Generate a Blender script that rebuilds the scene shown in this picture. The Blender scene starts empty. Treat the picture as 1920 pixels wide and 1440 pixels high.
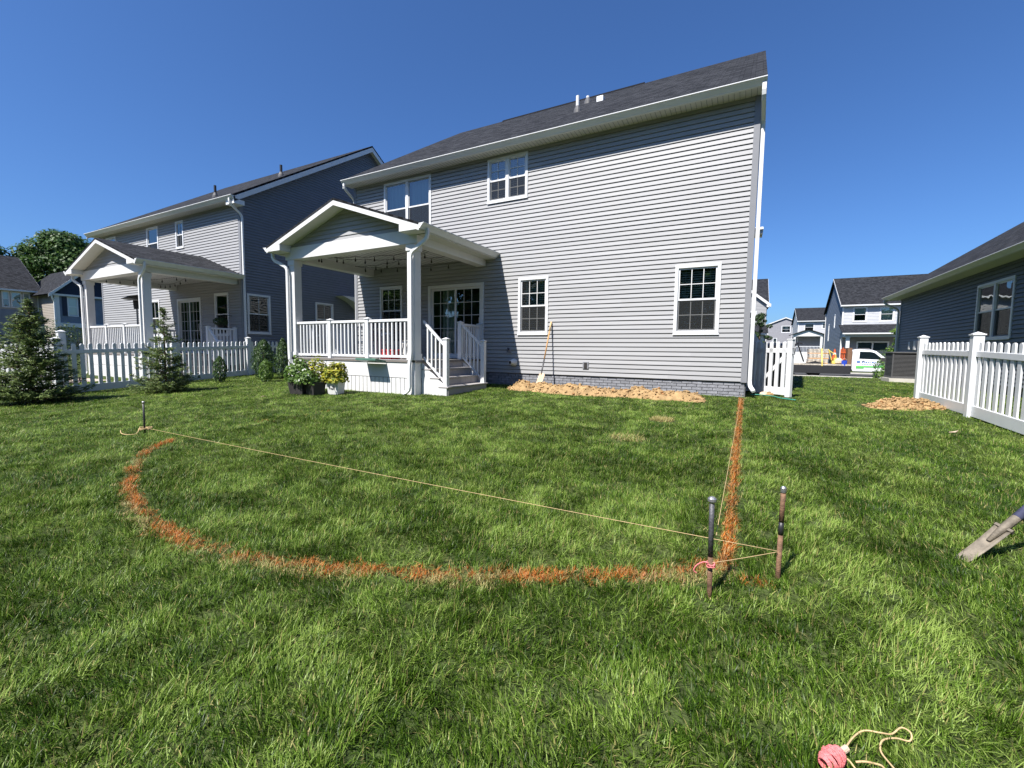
import bpy, bmesh, math, random
import numpy as np
from mathutils import Matrix, Vector
R = math.radians
random.seed(7); rng = np.random.default_rng(7)
scene = bpy.context.scene
C = scene.collection

# ------------------------------------------------------------------ camera
CAM = Vector((-0.045, -10.214, 0.90)); FPX = 817.0
YAW, PITCH, ROLL = R(27.98), R(4.33), R(-0.70)
fw = Vector((-math.sin(YAW)*math.cos(PITCH), math.cos(YAW)*math.cos(PITCH), -math.sin(PITCH)))
rt = Vector((math.cos(YAW), math.sin(YAW), 0)); dn = fw.cross(rt)
rt, dn = rt*math.cos(ROLL)+dn*math.sin(ROLL), -rt*math.sin(ROLL)+dn*math.cos(ROLL)
cam = bpy.data.cameras.new('camera'); camo = bpy.data.objects.new('camera', cam); C.objects.link(camo)
camo.matrix_world = Matrix(((rt.x, -dn.x, -fw.x, CAM.x), (rt.y, -dn.y, -fw.y, CAM.y), (rt.z, -dn.z, -fw.z, CAM.z), (0, 0, 0, 1)))
cam.sensor_width = 36.0; cam.lens = 36.0*FPX/1920.0; cam.clip_start = 0.05; cam.clip_end = 2000
scene.camera = camo

# ------------------------------------------------------------------ world, sun, exposure
SUN = Vector((0.213, 0.68, -1.0)).normalized()          # the way the light travels
w = bpy.data.worlds.new('World'); scene.world = w; w.use_nodes = True
nt = w.node_tree; bg = nt.nodes['Background']
sky = nt.nodes.new('ShaderNodeTexSky'); sky.sky_type = 'NISHITA'; sky.sun_disc = False
sky.sun_elevation = math.asin(-SUN.z); sky.sun_rotation = math.atan2(-SUN.x, -SUN.y)
sky.altitude = 0; sky.air_density = 1.0; sky.dust_density = 1.0; sky.ozone_density = 10.0
sm_ = nt.nodes.new('ShaderNodeVectorMath'); sm_.operation = 'MULTIPLY'; sm_.inputs[1].default_value = (.82, 1.03, 1.26)   # clear, deep blue summer air
nt.links.new(sky.outputs[0], sm_.inputs[0]); nt.links.new(sm_.outputs[0], bg.inputs[0]); bg.inputs[1].default_value = 0.062
sl = bpy.data.lights.new('sun', 'SUN'); sl.energy = 5.0; sl.angle = R(0.5); sl.color = (1.0, 0.955, 0.90)
so = bpy.data.objects.new('sun', sl); C.objects.link(so); so.rotation_euler = SUN.to_track_quat('-Z', 'Y').to_euler()
so.location = (-3, -20, 20)
scene.view_settings.view_transform = 'Standard'; scene.view_settings.look = 'None'
scene.view_settings.gamma = 1.0; scene.view_settings.exposure = 1.0
scene.cycles.use_denoising = True; scene.cycles.denoising_prefilter = 'NONE'; scene.cycles.max_bounces = 6; scene.cycles.diffuse_bounces = 3; scene.cycles.glossy_bounces = 3; scene.cycles.transparent_max_bounces = 16
scene.cycles.sample_clamp_indirect = 6

# ------------------------------------------------------------------ helpers
def sm(a, b, t):
    t = min(1, max(0, (t-a)/(b-a))); return t*t*(3-2*t)
def gh(x, y):                                            # ground height
    if y < 0: return max(-0.40, 0.035*y)
    return -0.62*sm(10, 24, y)
def gz(x, y): return gh(x, y)

def hash2(ix, iy, s):
    n = (ix*374761393 + iy*668265263 + s*974634777) & 0xffffffff
    n = ((n ^ (n >> 13))*1274126177) & 0xffffffff
    return ((n ^ (n >> 16)) & 0xffff)/65535.0
def vnoise(x, y, s=0):
    x = np.asarray(x, float); y = np.asarray(y, float)
    ix = np.floor(x).astype(np.int64); iy = np.floor(y).astype(np.int64)
    fx = x-ix; fy = y-iy; fx = fx*fx*(3-2*fx); fy = fy*fy*(3-2*fy)
    a = hash2(ix, iy, s); b = hash2(ix+1, iy, s); c = hash2(ix, iy+1, s); d = hash2(ix+1, iy+1, s)
    return (a*(1-fx)+b*fx)*(1-fy)+(c*(1-fx)+d*fx)*fy
def fbm(x, y, s=0, o=3):
    v = 0; a = .5; t = 0
    for i in range(o):
        v = v+a*vnoise(x*2**i, y*2**i, s+i*17); t += a; a *= .5
    return v/t

WL = {}                                                  # world location of every parent
def link(o, parent=None):
    C.objects.link(o)
    WL[o.name] = Vector(o.location)
    if parent is not None:
        o.parent = parent; o.matrix_parent_inverse = Matrix.Translation(-WL[parent.name])
    return o
def tag(o, label=None, cat=None, group=None, kind=None):
    if label: o['label'] = label
    if cat: o['category'] = cat
    if group: o['group'] = group
    if kind: o['kind'] = kind
    return o
def thing(name, loc, label, cat, group=None):
    o = bpy.data.objects.new(name, None); o.location = loc; o.empty_display_size = .2
    link(o); return tag(o, label, cat, group)
def inst(name, mesh, loc, parent, rz=0.0, sc=None, rx=0.0, ry=0.0):
    o = bpy.data.objects.new(name, mesh); o.location = loc; o.rotation_euler = (rx, ry, rz)
    if sc: o.scale = sc
    return link(o, parent)
def frame(x, y, z=0, deg=0): return Matrix.Translation((x, y, z)) @ Matrix.Rotation(R(deg), 4, 'Z')

class MB:
    def __init__(s, M=None): s.v = []; s.f = []; s.M = M; s.uv = None; s.sm = False
    def add(s, vs, fs):
        n = len(s.v); s.v += [tuple(p) for p in vs]; s.f += [tuple(i+n for i in f) for f in fs]; return s
    def box(s, x0, x1, y0, y1, z0, z1):
        if x1 < x0: x0, x1 = x1, x0
        if y1 < y0: y0, y1 = y1, y0
        if z1 < z0: z0, z1 = z1, z0
        return s.add([(x0,y0,z0),(x1,y0,z0),(x1,y1,z0),(x0,y1,z0),(x0,y0,z1),(x1,y0,z1),(x1,y1,z1),(x0,y1,z1)],
                     [(0,3,2,1),(4,5,6,7),(0,1,5,4),(1,2,6,5),(2,3,7,6),(3,0,4,7)])
    def prism(s, pts, a, b, ax='x'):
        # pts: 2D outline; extruded from a to b along an axis
        n = len(pts)
        def P(t, p):
            return (t, p[0], p[1]) if ax == 'x' else ((p[0], t, p[1]) if ax == 'y' else (p[0], p[1], t))
        vs = [P(a, p) for p in pts]+[P(b, p) for p in pts]
        ar = sum(pts[i][0]*pts[(i+1) % n][1]-pts[(i+1) % n][0]*pts[i][1] for i in range(n))
        fl = (ar > 0) == (ax != 'y')
        if b < a: fl = not fl
        fs = [tuple(range(n-1, -1, -1)), tuple(range(n, 2*n))]+[(i, (i+1) % n, n+(i+1) % n, n+i) for i in range(n)]
        if not fl: fs = [tuple(reversed(f)) for f in fs]
        return s.add(vs, fs)
    def tube(s, path, r, n=8, caps=True, rects=None):
        # round tube, or a rectangular one when rects=(w, d)
        path = [Vector(p) for p in path]; rr = r if isinstance(r, (list, tuple)) else [r]*len(path)
        vs = []; up = None
        for i, p in enumerate(path):
            t = (path[min(i+1, len(path)-1)]-path[max(i-1, 0)]).normalized()
            if up is None:
                up = Vector((0, 0, 1)) if abs(t.z) < .9 else Vector((0, 1, 0))
            e = (up-t*up.dot(t)).normalized(); q = t.cross(e); up = e
            if rects:
                for a, b in ((1,1),(-1,1),(-1,-1),(1,-1)): vs.append(p+q*a*rects[0]/2+e*b*rects[1]/2)
            else:
                for k in range(n): vs.append(p+(e*math.cos(2*math.pi*k/n)+q*math.sin(2*math.pi*k/n))*rr[i])
        m = 4 if rects else n; fs = []
        for i in range(len(path)-1):
            for k in range(m): fs.append((i*m+k, i*m+(k+1) % m, (i+1)*m+(k+1) % m, (i+1)*m+k))
        if caps: fs += [tuple(range(m-1, -1, -1)), tuple((len(path)-1)*m+k for k in range(m))]
        fs = [tuple(reversed(f)) for f in fs]
        return s.add(vs, fs)
    def lathe(s, prof, n=16, c=(0, 0, 0)):
        vs = [(c[0]+r*math.cos(2*math.pi*k/n), c[1]+r*math.sin(2*math.pi*k/n), c[2]+z) for r, z in prof for k in range(n)]
        fs = [(i*n+k, i*n+(k+1) % n, (i+1)*n+(k+1) % n, (i+1)*n+k) for i in range(len(prof)-1) for k in range(n)]
        fs += [tuple(range(n-1, -1, -1)), tuple((len(prof)-1)*n+k for k in range(n))]
        return s.add(vs, fs)
    def mesh(s, name, mat, smooth=False):
        me = bpy.data.meshes.new(name)
        vs = [s.M @ Vector(p) for p in s.v] if s.M is not None else s.v
        me.from_pydata([tuple(p) for p in vs], [], s.f); me.update()
        for m in (mat if isinstance(mat, (list, tuple)) else [mat]): me.materials.append(m)
        if smooth:
            for p in me.polygons: p.use_smooth = True
        return me
    def build(s, name, mat, parent=None, smooth=False, bevel=0):
        o = bpy.data.objects.new(name, s.mesh(name, mat, smooth)); link(o, parent)
        if bevel:
            b = o.modifiers.new('bevel', 'BEVEL'); b.width = bevel; b.segments = 2; b.limit_method = 'ANGLE'
        return o
def arr_mesh(name, V, F, mat, attrs=None):
    # numpy arrays -> mesh; F is (n,k)
    me = bpy.data.meshes.new(name); V = np.asarray(V, np.float32); F = np.asarray(F, np.int32)
    me.vertices.add(len(V)); me.vertices.foreach_set('co', V.ravel())
    k = F.shape[1]; me.loops.add(F.size); me.loops.foreach_set('vertex_index', F.ravel())
    me.polygons.add(len(F)); me.polygons.foreach_set('loop_start', np.arange(0, F.size, k, dtype=np.int32))
    me.polygons.foreach_set('loop_total', np.full(len(F), k, np.int32))
    for n, a in (attrs or {}).items():
        at = me.attributes.new(n, 'FLOAT', 'POINT'); at.data.foreach_set('value', np.asarray(a, np.float32))
    me.update(calc_edges=True)
    if mat: me.materials.append(mat)
    return me

# ------------------------------------------------------------------ materials
MT = {}
def pmat(name, col, rough=.6, spec=.4, metal=0, noise=0, nscale=8, bump=0, bscale=60, rnd=0, stretch=None, dirt=0):
    m = bpy.data.materials.new(name); m.use_nodes = True; t = m.node_tree; b = t.nodes['Principled BSDF']
    b.inputs['Roughness'].default_value = rough; b.inputs['Specular IOR Level'].default_value = spec; b.inputs['Metallic'].default_value = metal
    N = t.nodes.new; L = t.links.new
    col = tuple(col)+(1,)
    geo = N('ShaderNodeNewGeometry'); vec = geo.outputs['Position']
    if stretch:
        mp = N('ShaderNodeVectorMath'); mp.operation = 'MULTIPLY'; mp.inputs[1].default_value = stretch; L(vec, mp.inputs[0]); vec = mp.outputs[0]
    src = None
    if noise or rnd or dirt:
        val = N('ShaderNodeValue'); val.outputs[0].default_value = 1.0; cur = val.outputs[0]
        if noise:
            tx = N('ShaderNodeTexNoise'); tx.inputs['Scale'].default_value = nscale; tx.inputs['Detail'].default_value = 6; L(vec, tx.inputs['Vector'])
            mr = N('ShaderNodeMapRange'); mr.inputs[1].default_value = .3; mr.inputs[2].default_value = .7
            mr.inputs[3].default_value = 1-noise; mr.inputs[4].default_value = 1+noise; L(tx.outputs[0], mr.inputs[0])
            mu = N('ShaderNodeMath'); mu.operation = 'MULTIPLY'; L(cur, mu.inputs[0]); L(mr.outputs[0], mu.inputs[1]); cur = mu.outputs[0]
        if rnd:
            oi = N('ShaderNodeObjectInfo'); mr = N('ShaderNodeMapRange'); mr.inputs[3].default_value = 1-rnd; mr.inputs[4].default_value = 1+rnd; L(oi.outputs['Random'], mr.inputs[0])
            mu = N('ShaderNodeMath'); mu.operation = 'MULTIPLY'; L(cur, mu.inputs[0]); L(mr.outputs[0], mu.inputs[1]); cur = mu.outputs[0]
        sc = N('ShaderNodeVectorMath'); sc.operation = 'SCALE'; sc.inputs[0].default_value = col[:3]; L(cur, sc.inputs['Scale']); src = sc.outputs[0]
        if dirt:
            tx = N('ShaderNodeTexNoise'); tx.inputs['Scale'].default_value = 2.3; tx.inputs['Detail'].default_value = 9; L(geo.outputs['Position'], tx.inputs['Vector'])
            mr = N('ShaderNodeMapRange'); mr.inputs[1].default_value = .52; mr.inputs[2].default_value = .78; mr.inputs[3].default_value = 0; mr.inputs[4].default_value = dirt; L(tx.outputs[0], mr.inputs[0])
            mx = N('ShaderNodeMix'); mx.data_type = 'RGBA'; L(mr.outputs[0], mx.inputs['Factor']); L(src, mx.inputs[6]); mx.inputs[7].default_value = (.30, .26, .20, 1); src = mx.outputs[2]
        L(src, b.inputs['Base Color'])
    else: b.inputs['Base Color'].default_value = col
    if bump:
        tx = N('ShaderNodeTexNoise'); tx.inputs['Scale'].default_value = bscale; tx.inputs['Detail'].default_value = 5; L(vec, tx.inputs['Vector'])
        bp = N('ShaderNodeBump'); bp.inputs['Strength'].default_value = bump; bp.inputs['Distance'].default_value = .01; L(tx.outputs[0], bp.inputs['Height']); L(bp.outputs[0], b.inputs['Normal'])
    MT[name] = m; return m
pmat('siding_shaded', (.16, .175, .20), .55, .35, noise=.05, nscale=3, rnd=.03)  # darker copy of siding: shade on the neighbours' side walls put into the colour
pmat('siding', (.30, .302, .306), .55, .35, noise=.05, nscale=3, bump=.10, bscale=90, rnd=.045, stretch=(.15, .15, 1.5), dirt=.05)
pmat('siding_white', (.46, .465, .48), .55, .35, noise=.05, nscale=3)
pmat('siding_grey', (.25, .25, .27), .6, .3, noise=.06, nscale=3)
pmat('siding_blue', (.16, .19, .24), .6, .3, noise=.10, nscale=2)
pmat('siding_beige', (.30, .27, .235), .6, .3, noise=.06, nscale=2)
pmat('trim_grey', (.205, .21, .225), .5, .35, noise=.03)
pmat('white', (.62, .62, .61), .45, .4, noise=.025, nscale=5, bump=.03, bscale=40, dirt=.12)
pmat('white_vinyl', (.64, .65, .66), .32, .5, noise=.03, nscale=4, dirt=.14)
pmat('gutter', (.66, .67, .67), .35, .5, noise=.03, dirt=.10)
pmat('soffit', (.58, .58, .54), .6, .3, noise=.04, stretch=(20, .3, .3), nscale=1)
pmat('deck_grey', (.33, .31, .30), .7, .3, noise=.10, nscale=6, stretch=(1, 6, 1))
pmat('wood_floor', (.17, .155, .14), .7, .3, noise=.12)
pmat('brick', (.23, .235, .255), .85, .2, noise=.16, nscale=14, bump=.7, bscale=45, rnd=.10)
pmat('mortar', (.17, .175, .185), .95, .1, noise=.12, nscale=20)
pmat('dark', (.012, .013, .014), .8, .2)
pmat('interior', (.05, .052, .05), .9, .1)
pmat('blind', (.74, .78, .70), .6, .3)
pmat('curtain', (.42, .50, .52), .9, .1, noise=.3, nscale=1, stretch=(18, 1, .2))
pmat('black_metal', (.02, .02, .022), .45, .5, noise=.1)
pmat('black_plastic', (.035, .032, .032), .5, .4, noise=.15, nscale=10)
pmat('steel_rust', (.15, .085, .05), .75, .3, noise=.5, nscale=30, bump=.5, bscale=160)
pmat('steel_dark', (.055, .055, .06), .5, .5, noise=.45, nscale=30, bump=.3, bscale=120)
pmat('steel_head', (.30, .30, .31), .35, .5, metal=.7, noise=.2)
pmat('string', (.50, .36, .19), .8, .2, noise=.15, nscale=60)
pmat('string_pink', (.72, .20, .20), .8, .2, noise=.25, nscale=90, bump=.6, bscale=400)
pmat('handle_wood', (.46, .25, .095), .6, .3, noise=.2, nscale=8, stretch=(1, 1, .2))
pmat('handle_blue', (.06, .062, .11), .5, .4, noise=.5, nscale=25)
pmat('spade_steel', (.17, .145, .11), .7, .4, metal=.1, noise=.35, nscale=18, bump=.4, bscale=70)
pmat('clay', (.30, .20, .098), .95, .1, noise=.30, nscale=7, bump=.9, bscale=40)
pmat('clay_dark', (.25, .13, .055), .95, .1, noise=.35, nscale=9, bump=.9, bscale=50)
pmat('stone_pale', (.52, .40, .29), .9, .2, noise=.3, nscale=20, bump=.5)
pmat('concrete', (.46, .44, .40), .9, .2, noise=.10, nscale=4, bump=.3)
pmat('paver', (.44, .36, .30), .9, .2, noise=.2, nscale=5)
pmat('asphalt', (.055, .055, .056), .95, .2, noise=.2, nscale=30, bump=.4)
pmat('trunk', (.12, .085, .06), .95, .1, noise=.4, nscale=20, bump=.8)
pmat('green_plastic', (.06, .14, .10), .4, .5, noise=.1)
pmat('red', (.45, .03, .035), .6, .4, noise=.1)
pmat('orange', (.45, .085, .025), .5, .4)
pmat('blue', (.02, .06, .42), .4, .5)
pmat('yellow', (.62, .48, .10), .6, .4, noise=.2)
pmat('truck_white', (.78, .79, .80), .22, .6, noise=.03, dirt=.10)
pmat('truck_green', (.13, .50, .12), .35, .5)
pmat('truck_text', (.10, .18, .36), .5, .4)
pmat('rubber', (.015, .015, .015), .9, .2)
pmat('chrome', (.5, .5, .5), .2, .5, metal=.9)
pmat('shutter', (.018, .025, .045), .6, .3)
pmat('ac_grey', (.075, .075, .078), .55, .4, noise=.1)
pmat('bag', (.40, .36, .30), .8, .2, noise=.35, nscale=9, bump=.5, bscale=30)
pmat('pattern', (.35, .34, .32), .9, .1, noise=.9, nscale=22)
pmat('door_dark', (.02, .022, .025), .4, .4)
pmat('hose', (.04, .22, .16), .5, .4)

def glass(name, tint, refl):
    m = bpy.data.materials.new(name); m.use_nodes = True; t = m.node_tree; t.nodes.clear(); N = t.nodes.new; L = t.links.new
    out = N('ShaderNodeOutputMaterial'); mx = N('ShaderNodeMixShader'); tr = N('ShaderNodeBsdfTransparent'); gl = N('ShaderNodeBsdfGlossy')
    tr.inputs[0].default_value = (*tint, 1); gl.inputs['Roughness'].default_value = .015; gl.inputs[0].default_value = (.93, .97, .96, 1)
    fr = N('ShaderNodeFresnel'); fr.inputs[0].default_value = 1.5
    mr = N('ShaderNodeMapRange'); mr.inputs[1].default_value = .04; mr.inputs[2].default_value = 1; mr.inputs[3].default_value = refl; mr.inputs[4].default_value = 1
    tx = N('ShaderNodeTexNoise'); tx.inputs['Scale'].default_value = 1.6; ge = N('ShaderNodeNewGeometry'); L(ge.outputs['Position'], tx.inputs['Vector'])
    bp = N('ShaderNodeBump'); bp.inputs['Strength'].default_value = .10; bp.inputs['Distance'].default_value = .05; L(tx.outputs[0], bp.inputs['Height']); L(bp.outputs[0], gl.inputs['Normal'])
    L(fr.outputs[0], mr.inputs[0]); L(mr.outputs[0], mx.inputs[0]); L(tr.outputs[0], mx.inputs[1]); L(gl.outputs[0], mx.inputs[2]); L(mx.outputs[0], out.inputs[0])
    MT[name] = m
glass('glass', (.66, .72, .68), .18); glass('glass_car', (.35, .40, .38), .12)
def screen_mat():
    m = bpy.data.materials.new('screen'); m.use_nodes = True; t = m.node_tree; t.nodes.clear(); N = t.nodes.new; L = t.links.new
    out = N('ShaderNodeOutputMaterial'); mx = N('ShaderNodeMixShader'); tr = N('ShaderNodeBsdfTransparent'); df = N('ShaderNodeBsdfDiffuse')
    df.inputs[0].default_value = (.035, .037, .038, 1); mx.inputs[0].default_value = .55
    L(tr.outputs[0], mx.inputs[1]); L(df.outputs[0], mx.inputs[2]); L(mx.outputs[0], out.inputs[0]); MT['screen'] = m
screen_mat()

def shingle_mat():
    # courses and tabs follow the roof's own UV (u along the eave, v up the slope, metres)
    m = bpy.data.materials.new('shingle'); m.use_nodes = True; t = m.node_tree; b = t.nodes['Principled BSDF']; N = t.nodes.new; L = t.links.new
    uv = N('ShaderNodeUVMap')
    br = N('ShaderNodeTexBrick'); br.offset = .37; br.squash = 1; br.inputs['Scale'].default_value = 1; br.inputs['Brick Width'].default_value = .22; br.inputs['Row Height'].default_value = .143
    br.inputs['Mortar Size'].default_value = .006; br.inputs['Mortar Smooth'].default_value = .3; br.inputs['Bias'].default_value = 0
    br.inputs['Color1'].default_value = (.012, .013, .0155, 1); br.inputs['Color2'].default_value = (.034, .036, .041, 1); br.inputs['Mortar'].default_value = (.006, .006, .0065, 1)
    no = N('ShaderNodeTexNoise'); no.inputs['Scale'].default_value = 9; no.inputs['Detail'].default_value = 8
    n2 = N('ShaderNodeTexNoise'); n2.inputs['Scale'].default_value = .7; n2.inputs['Detail'].default_value = 3
    cr = N('ShaderNodeValToRGB'); cr.color_ramp.elements[0].position = .3; cr.color_ramp.elements[0].color = (.74, .80, .74, 1); cr.color_ramp.elements[1].position = .7; cr.color_ramp.elements[1].color = (1.2, 1.14, 1.22, 1)
    mx = N('ShaderNodeMix'); mx.data_type = 'RGBA'; mx.blend_type = 'MULTIPLY'; mx.inputs['Factor'].default_value = 1
    mr = N('ShaderNodeMapRange'); mr.inputs[3].default_value = .8; mr.inputs[4].default_value = 1.2; L(n2.outputs[0], mr.inputs[0])
    sc = N('ShaderNodeVectorMath'); sc.operation = 'SCALE'
    L(uv.outputs[0], br.inputs['Vector']); L(uv.outputs[0], no.inputs['Vector']); L(uv.outputs[0], n2.inputs['Vector'])
    L(no.outputs[0], cr.inputs[0]); L(br.outputs[0], mx.inputs[6]); L(cr.outputs[0], mx.inputs[7]); L(mx.outputs[2], sc.inputs[0]); L(mr.outputs[0], sc.inputs['Scale']); L(sc.outputs[0], b.inputs['Base Color'])
    b.inputs['Roughness'].default_value = .95; b.inputs['Specular IOR Level'].default_value = .15
    bp = N('ShaderNodeBump'); bp.inputs['Strength'].default_value = .8; bp.inputs['Distance'].default_value = .012; L(br.outputs['Fac'], bp.inputs['Height']); bp.invert = True; L(bp.outputs[0], b.inputs['Normal'])
    MT['shingle'] = m
shingle_mat()

def leaf_mat(name, c0, c1, trans=.35, attr='rnd', rough=.5):
    m = bpy.data.materials.new(name); m.use_nodes = True; t = m.node_tree; t.nodes.clear(); N = t.nodes.new; L = t.links.new
    out = N('ShaderNodeOutputMaterial'); b = N('ShaderNodeBsdfPrincipled'); tr = N('ShaderNodeBsdfTranslucent'); mx = N('ShaderNodeMixShader')
    at = N('ShaderNodeAttribute'); at.attribute_name = attr
    mi = N('ShaderNodeMix'); mi.data_type = 'RGBA'; mi.inputs[6].default_value = (*c0, 1); mi.inputs[7].default_value = (*c1, 1); L(at.outputs['Fac'], mi.inputs['Factor'])
    L(mi.outputs[2], b.inputs['Base Color']); L(mi.outputs[2], tr.inputs[0]); b.inputs['Roughness'].default_value = rough; b.inputs['Specular IOR Level'].default_value = .35
    mx.inputs[0].default_value = trans; L(b.outputs[0], mx.inputs[1]); L(tr.outputs[0], mx.inputs[2]); L(mx.outputs[0], out.inputs[0]); MT[name] = m
leaf_mat('leaf_tree', (.022, .055, .014), (.085, .16, .032))
leaf_mat('leaf_spruce', (.045, .085, .026), (.21, .27, .085), .28)
leaf_mat('leaf_thuja', (.018, .045, .012), (.07, .13, .028), .25)
leaf_mat('leaf_shrub', (.045, .10, .02), (.16, .26, .045), .35)
leaf_mat('leaf_yellow', (.14, .22, .03), (.52, .46, .05), .35)
leaf_mat('leaf_wood', (.07, .14, .03), (.18, .30, .07), .6)
leaf_mat('leaf_dark', (.015, .035, .012), (.05, .09, .025), .25)
leaf_mat('flower_white', (.55, .58, .50), (.8, .8, .75), .3)

# ------------------------------------------------------------------ ground
gx = np.unique(np.concatenate([np.arange(-320, 321, 16.0), np.arange(-32, 16, 1.0)]))
gy = np.unique(np.concatenate([np.arange(-200, 401, 12.0), np.arange(-14, 34, .5)]))
gv = np.array([(x, y, gh(x, y)) for y in gy for x in gx]); nx = len(gx)
gf = np.array([(j*nx+i, j*nx+i+1, (j+1)*nx+i+1, (j+1)*nx+i) for j in range(len(gy)-1) for i in range(nx-1)])
def lawn_mat():
    m = bpy.data.materials.new('lawn'); m.use_nodes = True; t = m.node_tree; b = t.nodes['Principled BSDF']; N = t.nodes.new; L = t.links.new
    ge = N('ShaderNodeNewGeometry'); n1 = N('ShaderNodeTexNoise'); n1.inputs['Scale'].default_value = 1.1; n1.inputs['Detail'].default_value = 8; n1.inputs['Roughness'].default_value = .7
    n2 = N('ShaderNodeTexNoise'); n2.inputs['Scale'].default_value = 34; n2.inputs['Detail'].default_value = 6
    cr = N('ShaderNodeValToRGB'); e = cr.color_ramp.elements; e[0].position = .32; e[0].color = (.030, .050, .014, 1); e[1].position = .70; e[1].color = (.085, .105, .035, 1)
    mr = N('ShaderNodeMapRange'); mr.inputs[1].default_value = .3; mr.inputs[2].default_value = .7; mr.inputs[3].default_value = .45; mr.inputs[4].default_value = 1.35
    sc = N('ShaderNodeVectorMath'); sc.operation = 'SCALE'
    L(ge.outputs['Position'], n1.inputs['Vector']); L(ge.outputs['Position'], n2.inputs['Vector']); L(n1.outputs[0], cr.inputs[0]); L(n2.outputs[0], mr.inputs[0])
    L(cr.outputs[0], sc.inputs[0]); L(mr.outputs[0], sc.inputs['Scale']); L(sc.outputs[0], b.inputs['Base Color']); b.inputs['Roughness'].default_value = 1; b.inputs['Specular IOR Level'].default_value = .1
    bp = N('ShaderNodeBump'); bp.inputs['Strength'].default_value = 1; bp.inputs['Distance'].default_value = .03; L(n2.outputs[0], bp.inputs['Height']); L(bp.outputs[0], b.inputs['Normal']); MT['lawn'] = m
lawn_mat()
g = bpy.data.objects.new('ground', arr_mesh('ground', gv, gf, MT['lawn'])); link(g); tag(g, kind='structure')
for p in g.data.polygons: p.use_smooth = True
def sheet(name, x0, x1, y0, y1, mat, dz=.004, th=0.0, n=30):
    m = MB(); xs = np.linspace(x0, x1, n+1)
    ys = np.linspace(y0, y1, 5); vs = [(x, y, gh(x, y)+dz) for y in ys for x in xs]
    m.add(vs, [(j*(n+1)+i, j*(n+1)+i+1, (j+1)*(n+1)+i+1, (j+1)*(n+1)+i) for j in range(4) for i in range(n)])
    o = m.build(name, MT[mat]); return tag(o, kind='structure')
sheet('sidewalk', -80, 80, 24.0, 25.4, 'concrete', .06)
sheet('road', -120, 120, 26.2, 33.8, 'asphalt', .012)
for y in (25.6, 34.0):
    k = MB(); k.box(-110, 110, y, y+.18, -.75, -.62+.11); tag(k.build('kerb', MT['concrete']), kind='structure')
sheet('neighbour_patio', -25.5, -17.0, -8.6, -4.3, 'paver', .02)

# ------------------------------------------------------------------ building pieces
LAP = 0.1016
def segs(z0, z1, x0, x1, ops):
    zm = (z0+z1)/2; iv = [(x0, x1)]
    for (a, b, c, d) in ops:
        if c+.051 < zm < d-.051:
            a += .02; b -= .02; nv = []
            for (p, q) in iv:
                if b <= p or a >= q: nv.append((p, q)); continue
                if a > p: nv.append((p, a))
                if b < q: nv.append((b, q))
            iv = nv
    return [s for s in iv if s[1]-s[0] > .02]
def board(m, xa, xb, z0, z1, xa2=None, xb2=None, j=0.0):
    # one lap of siding: its foot stands proud of the lap below
    xa2 = xa if xa2 is None else xa2; xb2 = xb if xb2 is None else xb2
    # the butt edge overhangs a narrow slot at the head of the lap below
    pr = [(.026, z0), (-.0195-j, z0+.0005), (-.0215-j, z0+.006), (-.005, z1-.012), (.024, z1-.010), (.024, z1)]; k = (z1-.012-z0)/(z1-z0); n = len(pr)
    ea = [xa, xa, xa, xa+(xa2-xa)*k, xa2, xa2]; eb = [xb, xb, xb, xb+(xb2-xb)*k, xb2, xb2]
    vs = [(ea[i], *pr[i]) for i in range(n)]+[(eb[i], *pr[i]) for i in range(n)]
    m.add(vs, [(i, i+1, n+i+1, n+i) for i in range(n-1)]+[tuple(range(n-1, -1, -1)), tuple(range(n, 2*n))])
def siding(parent, M, x0, x1, zb, n, ops, each=True, mat='siding', clip=None, lap=LAP):
    joined = MB(M); off = 0
    for r in range(n):
        z0 = zb+r*lap; z1 = z0+lap
        if clip:
            a0, b0 = clip(z0); a1, b1 = clip(z1)
            if b0-a0 < .03: continue
            if b1 < a1: a1 = b1 = (a1+b1)/2
            sg = [(a0, b0, a1, b1)]
        else:
            sg = [(a, b, a, b) for a, b in segs(z0, z1, x0, x1, ops)]
            if each:                                     # panels of two laps come in 3.66 m lengths, joints staggered
                if r % 2 == 0: off = random.choice((.3, 1.2, 2.1, 2.9))+random.uniform(-.2, .2)
                out = []
                for (a, b, _, _) in sg:
                    xs = [a]+[q for q in (x0+off+3.66*k for k in range(-1, 8)) if a+.25 < q < b-.25]+[b]
                    out += [(p, q, p, q) for p, q in zip(xs, xs[1:])]
                sg = out
        for (a, b, a2, b2) in sg:
            if each:
                m = MB(M); board(m, a, b, z0, z1, a2, b2, random.uniform(-.001, .0012)); m.build('siding_board', MT[mat], parent)
            else: board(joined, a, b, z0, z1, a2, b2)
    if not each:
        o = joined.build('siding', MT[mat], parent); o['kind'] = 'stuff'
def quadroof(name, parent, M, e0, e1, r1, r0, th=.05, mat='shingle'):
    # eave e0->e1, ridge r0->r1; slab with metres as UV
    e0, e1, r1, r0 = map(Vector, (e0, e1, r1, r0)); u = (e1-e0).normalized(); n = u.cross(r0-e0).normalized(); v = n.cross(u)
    if n.z < 0: n = -n
    ps = [e0, e1, r1, r0]; lo = [p-n*th for p in ps]
    m = MB(M); m.add(ps+lo, [(0, 1, 2, 3), (7, 6, 5, 4), (4, 5, 1, 0), (5, 6, 2, 1), (6, 7, 3, 2), (7, 4, 0, 3)])
    o = m.build(name, [MT[mat]], parent); me = o.data; uvl = me.uv_layers.new(name='UVMap')
    co = [((p-e0).dot(u), (p-e0).dot(v)) for p in ps+lo]
    for l in me.loops: uvl.data[l.index].uv = co[l.vertex_index]
    return o
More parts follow.
